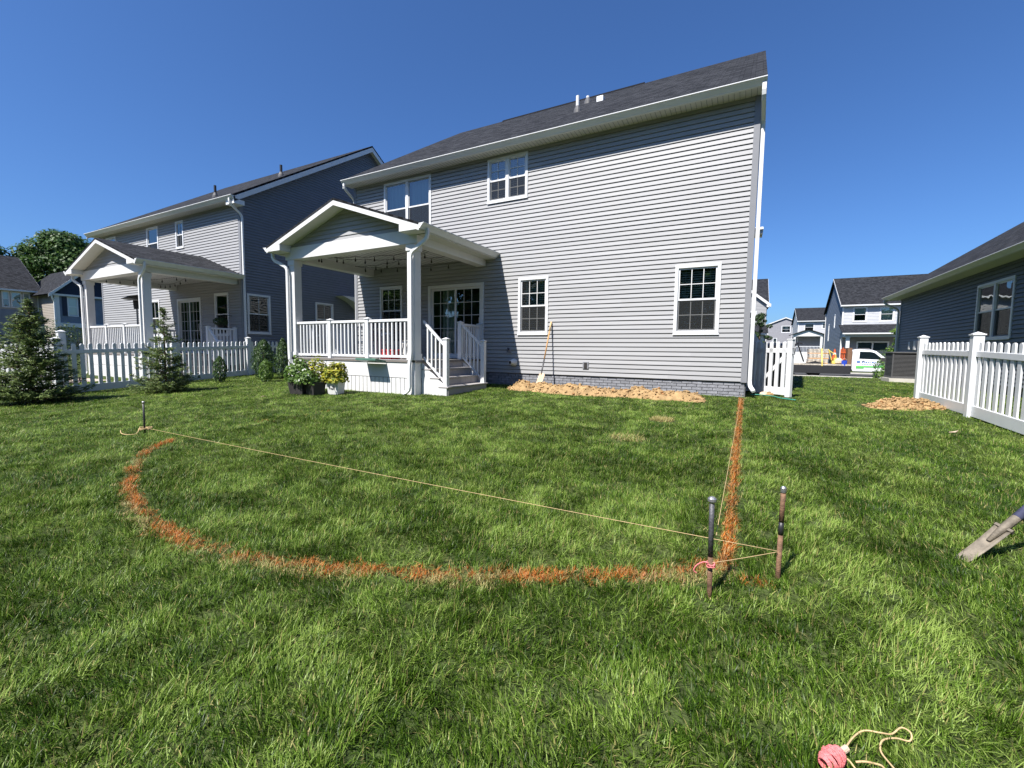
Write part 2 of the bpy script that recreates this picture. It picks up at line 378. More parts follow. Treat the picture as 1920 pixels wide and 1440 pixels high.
GUT = [(0, 0), (-.030, 0), (-.046, .024), (-.108, .090), (-.117, .094), (-.125, .100), (-.125, .115), (-.117, .115), (-.114, .104), (0, .104)]
def gutter(parent, M, a, b, y, z):
    m = MB(M); m.prism([(y+p, z+q) for p, q in GUT], a, b, 'x')
    return m.build('gutter', MT['gutter'], parent)
def downspout(parent, M, path, wd=.075, dp=.058):
    # soft elbows: every inner corner becomes two points
    P = [Vector(p) for p in path]; out = [P[0]]
    for i in range(1, len(P)-1):
        a = (P[i-1]-P[i]); b = (P[i+1]-P[i]); ka = min(.09, a.length*.4); kb = min(.09, b.length*.4)
        out += [P[i]+a.normalized()*ka, P[i]+a.normalized()*ka*.3+b.normalized()*kb*.3, P[i]+b.normalized()*kb]
    out.append(P[-1]); m = MB(M); m.tube(out, 0, rects=(wd, dp)); return m.build('downspout', MT['gutter'], parent, bevel=.008)

def window(root, M, x0, x1, z0, z1, units=1, gx=3, gz=2, blind='blind', screen=True, cas=.07, deep=.30, name='window', slats=True, tint='glass', low=None):
    m = MB(M); f0, f1 = -.032, .05
    m.box(x0, x0+cas, f0, f1, z0, z1).box(x1-cas, x1, f0, f1, z0, z1).box(x0+cas, x1-cas, f0, f1, z1-cas, z1).box(x0+cas, x1-cas, f0, f1, z0, z0+cas)
    m.box(x0-.008, x1+.008, f0-.012, f0-.002, z0-.018, z0+.012)
    wn = m.build(name, MT['white_vinyl'], root, bevel=.004)
    X0, X1, Z0, Z1 = x0+cas, x1-cas, z0+cas, z1-cas
    uw = (X1-X0-(units-1)*.09)/units
    rc = MB(M); rc.add([(X0, .05, Z0), (X1, .05, Z0), (X1, .05, Z1), (X0, .05, Z1), (X0, deep, Z0), (X1, deep, Z0), (X1, deep, Z1), (X0, deep, Z1)],
                       [(4, 5, 6, 7), (0, 1, 5, 4), (2, 3, 7, 6), (1, 2, 6, 5), (3, 0, 4, 7)]); rc.build('recess', MT['interior'], wn)
    for k in range(units):
        a = X0+k*(uw+.09); b = a+uw
        if k: mm = MB(M); mm.box(a-.09, a, f0+.004, f1, Z0, Z1); mm.build('mullion', MT['white_vinyl'], wn, bevel=.004)
        zm = (Z0+Z1)/2 if low is None else Z0+(Z1-Z0)*low; s = .032
        for up in (1, 0):
            c, d, ya, yb = (zm-.018, Z1, -.004, .022) if up else (Z0, zm+.018, .014, .040)
            m = MB(M); m.box(a, a+s, ya, yb, c, d).box(b-s, b, ya, yb, c, d).box(a+s, b-s, ya, yb, c, c+s+.008).box(a+s, b-s, ya, yb, d-s, d)
            sa = m.build('sash', MT['white_vinyl'], wn)
            ym = ya+.012; m = MB(M); m.add([(a+s, ym, c+s), (b-s, ym, c+s), (b-s, ym, d-s), (a+s, ym, d-s)], [(0, 1, 2, 3)]); m.build('pane', MT[tint], wn)
            if gx > 1 or gz > 1:
                m = MB(M); t = .008
                for i in range(1, gx): xx = a+s+(b-a-2*s)*i/gx; m.box(xx-t, xx+t, ym-.012, ym-.005, c+s, d-s)
                for i in range(1, gz): zz = c+s+(d-c-2*s)*i/gz; m.box(a+s, b-s, ym-.0125, ym-.0045, zz-t, zz+t)
                m.build('grille', MT['white'], wn)
            if screen and not up:
                m = MB(M); ys = ya-.016; m.add([(a+.01, ys, c+.01), (b-.01, ys, c+.01), (b-.01, ys, d-.03), (a+.01, ys, d-.03)], [(0, 1, 2, 3)]); m.build('screen', MT['screen'], wn)
        if blind == 'blind':
            m = MB(M); n = int((Z1-Z0)/.05)
            for i in range(n):
                z = Z0+.02+i*.05; tl = math.radians(-44)
                dy, dz = .024*math.cos(tl), .024*math.sin(tl)
                m.add([(a+.01, .10-dy, z+dz), (b-.01, .10-dy, z+dz), (b-.01, .10+dy, z-dz), (a+.01, .10+dy, z-dz)], [(0, 1, 2, 3)])
            for xx in (a+.18*(b-a), b-.18*(b-a)): m.box(xx-.004, xx+.004, .07, .072, Z0, Z1)
            m.build('blind', MT['blind'], wn)
        elif blind == 'shade':
            m = MB(M); m.box(a, b, .09, .095, Z0+(Z1-Z0)*random.choice((.0, .45, .5)), Z1); m.build('shade', MT['blind'], wn)
        elif blind == 'curtain':
            m = MB(M); n = 40; vs = []
            for i in range(n+1):
                xx = a+(b-a)*i/n; yy = .14+.022*math.sin(i*1.25)+.008*math.sin(i*2.9); vs += [(xx, yy, Z0), (xx, yy, Z1)]
            m.add(vs, [(2*i, 2*i+2, 2*i+3, 2*i+1) for i in range(n)]); m.build('curtain', MT['curtain'], wn, smooth=True)
            m = MB(M); m.box(a+.06, a+.07, .108, .112, Z0, Z0+(Z1-Z0)*.78); m.box(b-.12, b-.11, .108, .112, Z0, Z0+(Z1-Z0)*.80); m.build('pull_rod', MT['white'], wn)
    return wn
def slider(root, M, x0, x1, z0, z1):
    cas = .09; m = MB(M); f0, f1 = -.035, .05
    m.box(x0, x0+cas, f0, f1, z0, z1).box(x1-cas, x1, f0, f1, z0, z1).box(x0+cas, x1-cas, f0, f1, z1-cas, z1).box(x0+cas, x1-cas, f0, f1, z0, z0+.05)
    dr = m.build('sliding_door', MT['white_vinyl'], root, bevel=.004); X0, X1, Z0, Z1 = x0+cas, x1-cas, z0+.05, z1-cas; xm = (X0+X1)/2
    rc = MB(M); rc.add([(X0, .05, Z0), (X1, .05, Z0), (X1, .05, Z1), (X0, .05, Z1), (X0, .34, Z0), (X1, .34, Z0), (X1, .34, Z1), (X0, .34, Z1)],
                       [(4, 5, 6, 7), (0, 1, 5, 4), (2, 3, 7, 6), (1, 2, 6, 5), (3, 0, 4, 7)]); rc.build('recess', MT['interior'], dr)
    for i, (a, b) in enumerate(((X0, xm+.03), (xm-.03, X1))):
        y0 = .0 if i else .028; s = .06
        m = MB(M); m.box(a, a+s, y0, y0+.026, Z0, Z1).box(b-s, b, y0, y0+.026, Z0, Z1).box(a+s, b-s, y0, y0+.026, Z0, Z0+.09).box(a+s, b-s, y0, y0+.026, Z1-s, Z1)
        m.build('door_panel', MT['white_vinyl'], dr)
        m = MB(M); ym = y0+.012; m.add([(a+s, ym, Z0+.09), (b-s, ym, Z0+.09), (b-s, ym, Z1-s), (a+s, ym, Z1-s)], [(0, 1, 2, 3)]); m.build('pane', MT['glass'], dr)
        m = MB(M)
        for k in (1, 2): xx = a+s+(b-a-2*s)*k/3; m.box(xx-.007, xx+.007, ym-.011, ym-.004, Z0+.09, Z1-s)
        for k in range(1, 5): zz = Z0+.09+(Z1-s-Z0-.09)*k/5; m.box(a+s, b-s, ym-.0115, ym-.0035, zz-.007, zz+.007)
        m.build('grille', MT['white'], dr)
    m = MB(M); n = 26; vs = []
    for i in range(n+1):
        xx = X0+.30+.48*i/n; yy = .16+.03*math.sin(i*1.3); vs += [(xx, yy, Z0), (xx, yy, Z1)]
    m.add(vs, [(2*i, 2*i+2, 2*i+3, 2*i+1) for i in range(n)]); m.build('curtain', MT['curtain'], dr, smooth=True)
    m = MB(M); m.tube([(X1-.035, -.01, 1.55), (X1-.035, -.045, 1.57), (X1-.035, -.045, 1.80), (X1-.035, -.01, 1.82)], .012, 6); m.build('handle', MT['white'], dr)
    return dr

def post_cap(m, x, y, z, h=.055):
    m.box(x-h-.012, x+h+.012, y-h-.012, y+h+.012, z, z+.02)
    m.add([(x-h, y-h, z+.02), (x+h, y-h, z+.02), (x+h, y+h, z+.02), (x-h, y+h, z+.02), (x, y, z+.05)], [(0, 1, 4), (1, 2, 4), (2, 3, 4), (3, 0, 4)])

def porch(root, M, cx, yf, each=True, hw=2.185):
    """covered porch; cx = its middle, yf = front face of the beam (local, wall is y=0)"""
    xl, xr = cx-hw, cx+hw; yb = yf+.26; ZF = .67; WH = MT['white']; org = M.translation
    # floor and skirt
    m = MB(M); m.box(xl+.06, xr-.06, yf+.03, -.002, ZF-.05, ZF); m.build('porch_floor', MT['wood_floor'], root)
    m = MB(M); m.box(xl+.10, xr-.10, yf+.05, yf+.09, .275, ZF-.052).box(xr-.135, xr-.095, yf+.09, -.03, .275, ZF-.052).box(xl+.095, xl+.135, yf+.09, -.03, .275, ZF-.052)
    sk = m.build('porch_skirt', WH, root)
    gzf = gh(cx+org.x, yf+org.y)
    bx = MB(); bx.box(-.056, .056, 0, .018, gzf-.06, .262); bme = bx.mesh('skirt_board', WH)
    n = int((xr-xl-.24)/.128)
    if each:
        for i in range(n): inst('skirt_board', bme, M @ Vector((xl+.12+.064+i*.128, yf+.052, 0)), sk)
    else:
        m = MB(M)
        for i in range(n): m.box(xl+.12+i*.128, xl+.12+i*.128+.124, yf+.052, yf+.07, gzf-.06, .262)
        m.build('skirt_boards', WH, sk)
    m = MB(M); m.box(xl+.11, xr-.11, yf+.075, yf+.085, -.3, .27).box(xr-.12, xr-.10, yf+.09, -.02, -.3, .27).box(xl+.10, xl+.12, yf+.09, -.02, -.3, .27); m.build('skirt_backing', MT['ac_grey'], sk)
    # columns
    for x in (xl+.195, xr-.195):
        m = MB(M); m.box(x-.105, x+.105, yf+.03, yf+.24, -.25, 3.165); c = m.build('porch_column', WH, root, bevel=.006)
        m = MB(M)
        for z0, z1, e in ((3.03, 3.163, .02), (ZF+.0, ZF+.14, .016)):
            m.box(x-.105-e, x+.105+e, yf+.03-e, yf+.24+e, z0, z1)
        m.build('column_trim', WH, c, bevel=.004)
    # beams, ceiling
    for nm, q in (('porch_beam', (xl, xr, yf, yb, 3.17, 3.47)), ('porch_beam', (xr-.28, xr-.003, yb, -.02, 3.167, 3.44)), ('porch_beam', (xl+.003, xl+.28, yb, -.02, 3.167, 3.44))):
        m = MB(M); m.box(*q); m.build(nm, WH, root, bevel=.006)
    m = MB(M); m.box(xl+.27, xr-.27, yb-.01, -.02, 3.38, 3.40); ce = m.build('porch_ceiling', WH, root)
    m = MB(M)
    for i in range(1, 24): xx = xl+.27+(xr-xl-.54)*i/24; m.box(xx-.004, xx+.004, yb, -.03, 3.374, 3.381)
    m.build('ceiling_joint', MT['trim_grey'], ce)
    # gable
    ap, sl, ex, yo = 4.33, .34, hw+.315, yf-.31
    gb = MB(M); gb.prism([(xl+.05, 3.46), (xr-.05, 3.46), (cx, 3.46+(hw-.05)*sl+.10)], yf+.05, yf+.08, 'y'); gbo = gb.build('porch_gable', MT['siding'], root)
    Mg = M @ Matrix.Translation((0, yf+.05, 0))
    siding(gbo, Mg, 0, 0, 3.47, 9, [], each, clip=lambda z: (cx-max(0, (ap-.06-z)/sl), cx+max(0, (ap-.06-z)/sl)) if z > 3.62 else (xl+.04, xr-.04))
    # roof
    for s in (-1, 1):
        e0, e1 = Vector((cx+s*ex, yo, ap-sl*ex)), Vector((cx+s*ex, -.0, ap-sl*ex)); r1, r0 = Vector((cx, -.0, ap)), Vector((cx, yo, ap))
        if s > 0: rf = quadroof('porch_roof', root, M, e0, e1, r1, r0, .045)
        else: rf = quadroof('porch_roof', root, M, e1, e0, r0, r1, .045)
        # rake fascia, rake soffit, side soffit, return
        m = MB(M); m.prism([(cx+s*.0, ap-.05), (cx+s*(ex-.005), ap-.05-sl*(ex-.005)), (cx+s*(ex-.005), ap-.158-sl*(ex-.005)), (cx+s*.0, ap-.158)][::s], yo+.005, yo+.03, 'y'); m.build('rake_board', WH, rf)
        m = MB(M); k = hw-.05
        m.add([(cx, yo+.03, ap-.14), (cx+s*(ex-.01), yo+.03, ap-.14-sl*(ex-.01)), (cx+s*(ex-.01), yf+.04, ap-.14-sl*(ex-.01)), (cx, yf+.04, ap-.14)], [(0, 1, 2, 3)]); m.build('rake_soffit', MT['soffit'], rf)
        m = MB(M); m.box(cx+s*(hw-.0), cx+s*(ex-.01), yf+.03, -.02, 3.335, 3.35); m.build('eave_soffit', MT['soffit'], rf)
        m = MB(M); m.prism([(cx+s*(hw-.22), 3.352), (cx+s*(ex-.012), 3.352), (cx+s*(ex-.012), ap-.14-sl*(ex-.012)), (cx+s*(hw-.22), ap-.14-sl*(hw-.22))][::s], yo+.008, yf+.02, 'y'); m.build('eave_return', WH, rf)
        m = MB(M); m.box(cx+s*(ex-.03), cx+s*(ex-.008), yo+.03, -.02, 3.352, ap-.05-sl*ex+.02); m.build('fascia', WH, rf)
        Mr = M @ Matrix.Translation((cx+s*(ex-.005), 0, 0)) @ Matrix.Rotation(R(90*s), 4, 'Z')
        # local x runs along +-Y; the gutter hangs outward
        a, b = (yo, 0) if s > 0 else (0, -yo)
        gutter(root, Mr, a, b, 0, 3.36)
        xc = cx+s*(hw-.195); go = cx+s*(ex+.05); yd = yf-.03
        gzl = gh(xc+org.x, yf+org.y)
        downspout(root, M, [(go, yf-.10, 3.40), (go, yf-.10, 3.20), (xc+s*.06, yd-.015, 2.97), (xc+s*.06, yd-.015, ZF+.12), (xc+s*.02, yd-.03, ZF-.10), (xc+s*.02, yd-.03, gzl+.10), (xc-s*.10, yd-.10, gzl+.04)])
    # railings
    bal = MB(); bal.box(-.018, .018, -.018, .018, .77, 1.525); bme = bal.mesh('baluster', MT['white_vinyl'])
    def bay(rl, mj, xa, ya, xb, yb_, gap=.127):
        d = Vector((xb-xa, yb_-ya)); n = max(1, int(round(d.length/gap)))
        for i in range(1, n):
            p = Vector((xa, ya))+d*i/n
            if each: inst('baluster', bme, M @ Vector((p.x, p.y, 0)), rl)
            else: mj.box(p.x-.018, p.x+.018, p.y-.018, p.y+.018, .77, 1.525)
    def rails(rl, xa, ya, xb, yb_):
        m = MB(M)
        if abs(xb-xa) > abs(yb_-ya): m.box(xa, xb, ya-.035, ya+.035, 1.525, 1.585).box(xa, xb, ya-.025, ya+.025, .715, .772)
        else: m.box(xa-.035, xa+.035, ya, yb_, 1.525, 1.585).box(xa-.025, xa+.025, ya, yb_, .715, .772)
        m.build('rail', MT['white_vinyl'], rl, bevel=.008)
    def post(rl, x, y, z0, z1):
        m = MB(M); m.box(x-.052, x+.052, y-.052, y+.052, z0, z1); post_cap(m, x, y, z1); m.build('railing_post', MT['white_vinyl'], rl, bevel=.004)
    yr = yf+.10; W = xr-xl
    xs = [xl+.30, xl+.30+.327*(W-.6), xl+.30+.665*(W-.6), xr-.30]
    m = MB(M); m.box(xl+.3, xr-.3, yr-.02, yr+.02, ZF+.001, ZF+.006); rl = m.build('porch_railing', MT['white_vinyl'], root); mj = MB(M)
    for i in range(3):
        rails(rl, xs[i]+(.05 if i else 0), yr, xs[i+1]-(.05 if i < 2 else 0), yr); bay(rl, mj, xs[i], yr, xs[i+1], yr)
    for x in xs[1:3]: post(rl, x, yr, ZF-.05 if each else ZF, 1.60)
    xs_ = xl+.20; rails(rl, xs_, yf+.26, xs_, -.03); bay(rl, mj, xs_, yf+.24, xs_, -.03)
    if not each: mj.build('balusters', MT['white_vinyl'], rl)
    # stairs going down to the right
    xe = xr-.09; run = .235; g0 = gh(xr+.6+org.x, yf*.6+org.y)-.02; h = (ZF-g0)/4; ya, ybk = yf+.25, yf+1.90
    m = MB(M); m.prism([(xe, ZF-.06), (xe+3*run-.02, g0+h-.03), (xe+3*run-.02, g0-.12), (xe, g0-.12)], ya, ya+.035, 'y'); stt = m.build('porch_stair', WH, root)
    m = MB(M); m.prism([(xe, ZF-.06), (xe+3*run-.02, g0+h-.03), (xe+3*run-.02, g0-.12), (xe, g0-.12)], ybk-.035, ybk, 'y'); m.build('stringer', WH, stt)
    for i in range(4):
        x = xe+i*run if i else xe; zt = ZF-i*h
        xx = xe+i*run
        m = MB(M); m.box(xx-.022, xx, ya+.036, ybk-.036, zt-h+(.0 if i < 3 else -.06), zt-.03); m.build('riser', MT['deck_grey'], stt)
        if i: m = MB(M); m.box(xx-run-.002, xx+.028, ya-.01, ybk+.01, zt-.028, zt); m.build('tread', MT['deck_grey'], stt, bevel=.006)
    sr = MB(M); sr.box(xe+.05, xe+.06, ya+.05, ybk-.05, g0-.1, g0-.09); srl = sr.build('stair_railing', WH, root); mj = MB(M)
    xb_ = xe+3*run-.075
    for y in (ya+.06, ybk-.06):
        post(srl, xb_, y, g0-.02, g0+h+1.02)
        za, zb_ = 1.55, g0+h+.93; m = MB(M)
        for dz, th, wd in ((0, .05, .035), (-.80, .05, .022)):
            m.prism([(xe+.02, za+dz), (xb_-.05, zb_+dz), (xb_-.05, zb_+dz-th), (xe+.02, za+dz-th)][::-1], y-wd, y+wd, 'y')
        m.build('rail', MT['white_vinyl'], srl)
        nb = 5
        for i in range(1, nb):
            t = i/nb; x = xe+.02+(xb_-.07-xe)*t; z = za+(zb_-za)*t
            mm = MB(M) if each else mj; mm.box(x-.017, x+.017, y-.017, y+.017, z-.80, z-.04)
            if each: mm.build('baluster', MT['white_vinyl'], srl)
    xg = xr-.15
    post(srl, xg, ybk-.06, ZF, 1.60); post(srl, xg, -.09, ZF, 1.60); rails(srl, xg, ybk, xg, -.14); bay(srl, mj, xg, ybk-.01, xg, -.14, .12)
    if not each: mj.build('balusters', MT['white_vinyl'], srl)

def main_shell(root, M, W, D=12.0, Hs=6.0, each=True, ops=[], pit=.65, rake=.10, right_ops=[], sidemat='siding', left_rake=.12):
    ridge_y = D/2; org = M.translation
    m = MB(M); m.box(-W+.03, -.03, .36, D, -1.0, Hs-.02); m.prism([(.38, Hs-.02), (D-.05, Hs-.02), (ridge_y, Hs-.02+pit*(ridge_y-.4))], -W+.03, -.03, 'x')
    body = m.build('house_body', MT['interior'], root)
    m = MB(M); m.box(-W+.05, -.05, .10, .12, .2, .32); rw = m.build('rear_wall', MT['siding'], root)
    siding(rw, M, -W+.085, -.085, .32, 56, ops, each)
    # side walls
    for s, deg, px in ((1, 90, 0), (-1, -90, -W)):
        Ms = M @ Matrix.Translation((px, 0, 0)) @ Matrix.Rotation(R(deg), 4, 'Z')
        a, b = (.0, D) if s > 0 else (-D, 0)
        m = MB(Ms); m.box(a+.1, b-.1, .10, .12, .2, .32); sw = m.build('side_wall', MT['siding'], root)
        siding(sw, Ms, a+.085, b-.085, .32, 56, right_ops if s > 0 else [], False, mat=sidemat)
        gm = (a+b)/2
        siding(sw, Ms, 0, 0, .32+56*LAP, 42, [], False, mat=sidemat, clip=lambda z: (gm-max(0, (Hs+.05+pit*(ridge_y+.3)-z)/pit), gm+max(0, (Hs+.05+pit*(ridge_y+.3)-z)/pit)) if z > Hs+.3 else (a+.05, b-.05))
    # corner boards
    for x0, x1 in ((-.09, .022), (-W-.022, -W+.09)):
        m = MB(M); m.box(x0, x1, -.024, 0.0, .305, Hs-.005).box(*((.0, .022) if x0 > -1 else (-W-.022, -W)), 0.0, .10, .305, Hs-.005); m.build('corner_board', MT['trim_grey'], root)
    # eaves
    ov = .32
    m = MB(M); m.box(-W-left_rake, rake, -ov, -.001, Hs-.012, Hs); so_ = m.build('soffit', MT['soffit'], root)
    m = MB(M); n = int(W/.10)
    for i in range(n): x = -W+.05+i*.10; m.box(x-.004, x+.004, -ov+.01, -.02, Hs-.016, Hs-.011)
    o = m.build('soffit_groove', MT['trim_grey'], so_); o['kind'] = 'stuff'
    m = MB(M); m.box(-W-left_rake, rake, -ov-.02, -ov, Hs-.02, Hs+.14); m.build('fascia', MT['gutter'], root)
    gutter(root, M, -W-left_rake, rake, -ov-.02, Hs-.018)
    rz = lambda y: Hs+.135+pit*(y+ov+.06)
    for e, sgn in ((-ov-.06, 1),):
        quadroof('roof', root, M, (-W-left_rake, -ov-.06, Hs+.135), (rake, -ov-.06, Hs+.135), (rake, ridge_y, rz(ridge_y)), (-W-left_rake, ridge_y, rz(ridge_y)), .06)
        quadroof('roof', root, M, (rake, D+ov+.06, Hs+.135), (-W-left_rake, D+ov+.06, Hs+.135), (-W-left_rake, ridge_y, rz(ridge_y)), (rake, ridge_y, rz(ridge_y)), .06)
    # rake boards and soffits on both gable ends
    for x0, x1, rk in ((-.0, rake, rake), (-W-left_rake, -W, left_rake)):
        m = MB(M)
        for ya, yb_ in ((-ov-.05, ridge_y), (D+ov+.05, ridge_y)):
            xo = x1-.022 if x1 > 0 else x0
            za, zb_ = Hs+.06, rz(ridge_y)-.075
            pts = [(ya, za), (yb_, zb_), (yb_, zb_-.20), (ya, za-.18)]
            m.prism(pts if ya < yb_ else pts[::-1], xo, xo+.022, 'x')
            m.add([(x0, ya, za-.06), (x1, ya, za-.06), (x1, yb_, zb_-.06), (x0, yb_, zb_-.06)], [(0, 1, 2, 3)])
        m.build('rake_board', MT['gutter'], root)
    return body, rz
def foundation(root, M, x0, x1, z0, z1, each=True):
    m = MB(M); m.box(x0, x1, .035, .30, z0-.6, z1+.02); fo = m.build('foundation', MT['mortar'], root)
    if not each: return fo
    h = .0655; bm = []
    for k in range(4):
        b = MB(); ln = .196; y = random.uniform(-.004, .004)
        b.box(-ln/2, ln/2, y, .06, 0, h-.011); me = b.mesh('brick', MT['brick']); bm.append(me)
    n = int((z1-z0)/h)+2
    for r in range(n):
        z = z1-(r+1)*h; x = x0+(.10 if r % 2 else .0)
        while x < x1-.05:
            a = max(x, x0); e = min(x+.196, x1); inst('brick', random.choice(bm), M @ Vector(((a+e)/2, .012+random.uniform(-.003, .003), z)), fo, sc=((e-a)/.196, 1, 1)); x += .207
    return fo
def pipe(root, M, x, y, z0, h, r=.045, mat='white', boot=True):
    m = MB(M); m.lathe([(r, -.1), (r, h), (r*.8, h), (r*.8, h-.05)], 12, (x, y, z0)); p = m.build('vent_pipe', MT[mat], root)
    if boot: m = MB(M); m.lathe([(r*2.6, -.12), (r*2.2, .02), (r*1.15, .14)], 12, (x, y, z0)); m.build('pipe_boot', MT['ac_grey'], p)

# ------------------------------------------------------------------ the main house
I4 = Matrix.Identity(4)
def grow(o, e=0): return o
MAINW = 11.21
hs = thing('house', (-5.6, 0, 0), 'large grey sided two-storey house with white covered porch in the middle', 'house')
OPS = [(-1.46, -.55, 1.31, 2.80), (-5.31, -4.46, 1.33, 2.79), (-9.95, -8.15, 4.28, 5.90), (-6.27, -5.08, 4.79, 5.92), (-10.16, -9.25, 1.34, 2.83), (-8.26, -6.36, .67, 2.75)]
body, rz = main_shell(hs, I4, MAINW, ops=OPS)
window(hs, I4, *OPS[0]); window(hs, I4, *OPS[1])
window(hs, I4, *OPS[2], units=2, gx=1, gz=1, blind='curtain'); window(hs, I4, *OPS[3], units=2, gx=2, gz=2)
window(hs, I4, *OPS[4], gx=3, gz=2); slider(hs, I4, *OPS[5])
foundation(hs, I4, -6.2, -.02, -.10, .305)
m = MB(); m.box(-MAINW, -6.2, .035, .30, -.8, .31).box(-.02, 0, .035, 12, -.8, .30); m.build('foundation_wall', MT['mortar'], hs)
porch(hs, I4, -8.485, -2.83)
downspout(hs, I4, [(.055, -.385, 6.02), (.055, -.385, 5.80), (.075, .055, 5.45), (.075, .055, .24), (.15, -.16, .14)])
downspout(hs, I4, [(-MAINW-.04, -.385, 6.02), (-MAINW-.04, -.385, 5.88), (-MAINW-.06, .055, 5.62), (-MAINW-.06, .055, .25), (-MAINW-.12, -.12, .12)])
pipe(hs, I4, -4.58, 2.11, rz(2.11), .42, .05); pipe(hs, I4, -4.98, 4.15, rz(4.15), .20, .055, 'gutter'); 
m = MB(); m.box(-4.50, -4.28, 3.55, 3.80, rz(3.55)-.02, rz(3.55)+.17); m.build('roof_vent', MT['gutter'], hs, bevel=.02)
m = MB(); zr = rz(6.0); m.prism([(5.84, zr-.10), (6.16, zr-.10), (6.05, zr+.012), (5.95, zr+.012)], -9.2, -3.55, 'x'); m.build('ridge_vent', MT['shingle'], hs)
# front eave return peeking past the side wall
m = MB(); m.box(.0, .40, 11.6, 12.4, 6.05, 6.20); m.prism([(11.5, 6.2), (12.5, 6.2), (12.0, 6.42)], .0, .42, 'x'); m.build('front_eave_return', MT['gutter'], hs)
# wall fittings
m = MB(); m.box(-3.515, -3.365, -.035, .0, .485, .665); ot = m.build('outlet_cover', MT['trim_grey'], hs, bevel=.01)
m = MB(); m.box(-3.478, -3.402, -.046, -.036, .51, .64); m.build('outlet_socket', MT['black_plastic'], ot)
m = MB(Matrix.Translation((-5.405, -.02, .60)) @ Matrix.Rotation(R(90), 4, 'X') @ Matrix.Rotation(R(-18), 4, 'Y'))
m.lathe([(.10, -.02), (.10, .02), (.085, .05), (.062, .13), (.055, .15)], 20); vn = m.build('dryer_vent', MT['white'], hs, smooth=False)
m = MB(Matrix.Translation((-5.405, -.02, .60)) @ Matrix.Rotation(R(90), 4, 'X') @ Matrix.Rotation(R(-18), 4, 'Y')); m.lathe([(.043, .148), (.043, .153)], 16); m.build('vent_opening', MT['dark'], vn)
m = MB(); m.box(-5.62, -5.50, -.035, 0, .86, .99); sp = m.build('spigot_plate', MT['siding_grey'], hs, bevel=.008)
m = MB(); m.tube([(-5.56, -.03, .93), (-5.56, -.10, .93), (-5.56, -.12, .88)], .016, 8).box(-5.585, -5.535, -.085, -.075, .945, .985); m.build('spigot', MT['steel_dark'], sp)

# ------------------------------------------------------------------ the house on the left, same builder
ML = Matrix.Translation((-15.98, -.83, 0))
hl = thing('house', (-21.6, -.83, 0), 'grey sided two-storey house with white porch left of the main house', 'house')
X = 15.98
OPL = [(-26.5+X, -25.5+X, 4.85, 5.88), (-22.65+X, -21.68+X, 4.55, 5.88), (-20.30+X, -19.72+X, 4.80, 5.86), (-22.7+X, -21.85+X, 1.34, 2.86), (-20.41+X, -18.68+X, .67, 2.82), (-17.74+X, -16.84+X, 1.34, 2.92)]
SIDE = [(.14, 1.02, 1.42, 2.86), (2.98, 3.88, 1.42, 2.84)]
main_shell(hl, ML, 11.2, each=False, ops=OPL, rake=.30, right_ops=SIDE, left_rake=.30, sidemat='siding_shaded')
for k in (0, 1, 2, 3, 5): window(hl, ML, *OPL[k], gx=1 if k in (0, 1, 5) else 2, gz=1, blind='blind' if k == 3 else None)
slider(hl, ML, *OPL[4])
MLs = ML @ Matrix.Rotation(R(90), 4, 'Z')
for q in SIDE: window(hl, MLs, *q, gx=2, gz=1)
m = MB(ML); m.box(-11.2, 0, .03, 12, -.8, .31); m.build('foundation_wall', MT['mortar'], hl)
porch(hl, ML, -18.43+X, -2.83, each=False, hw=2.22)
downspout(hl, ML, [(.10, -.40, 6.02), (.10, -.40, 5.85), (.07, .03, 5.55), (.07, .03, .2), (.12, -.14, .1)])
zl = lambda y: 6.135+.65*(y+.38)
pipe(hl, ML, -18.6+X, .62, zl(.62), .42, .045, 'black_metal'); pipe(hl, ML, -16.9+X, 2.25, zl(2.25), .42, .05, 'black_metal')
m = MB(ML); m.box(-.2, .30, -.35, -.0, 5.84, 5.99); m.build('eave_return', MT['gutter'], hl)
m = MB(MLs); m.prism([(5.2, 3.20), (4.0, 3.20), (4.6, 3.0), (5.2, 2.6)], -.5, -.02, 'y'); m.build('side_hood', MT['white'], hl)

# ------------------------------------------------------------------ the house on the right
hr = thing('house', (5.4, 6, 0), 'grey sided house with low eave behind the picket fence at right', 'house')
MR = Matrix.Translation((5.4, 12.6, 0)) @ Matrix.Rotation(R(-90), 4, 'Z')     # local x runs towards the camera
OPR = [(6.55, 8.40, 1.33, 2.79)]
m = MB(MR); m.box(.03, 22, .36, 9.0, -1, 3.1); m.build('house_body', MT['interior'], hr)
m = MB(MR); m.box(.1, 21, .10, .12, .15, .25); sw = m.build('side_wall', MT['siding'], hr)
siding(sw, MR, .085, 22, .22, 29, OPR, True, 'siding_shaded')
m = MB(MR); m.box(-.022, .09, -.024, 0, .20, 3.14).box(-.022, 0, 0, 9.0, .20, 3.14); m.build('corner_board', MT['trim_grey'], hr)
m = MB(MR); m.box(0, 22, .03, 9, -.8, .22); m.build('foundation_wall', MT['mortar'], hr)
window(hr, MR, *OPR[0], units=2, gx=1, gz=1, blind=None)
HE = 3.15; ov = .42
m = MB(MR); m.box(-.35, 22, -ov, 0, HE-.012, HE); m.build('soffit', MT['soffit'], hr)
m = MB(MR); m.box(-.35, 22, -ov-.02, -ov, HE-.02, HE+.13).box(-.37, -.35, -ov, 9, HE-.02, HE+.13); m.build('fascia', MT['gutter'], hr)
gutter(hr, MR, -.36, 22, -ov-.02, HE-.018)
PR = .67
downspout(hr, MR, [(-.25, -ov-.08, HE), (-.25, -ov-.08, HE-.12), (-.06, -.06, HE-.42), (-.06, -.06, .25), (-.2, -.1, .15)])

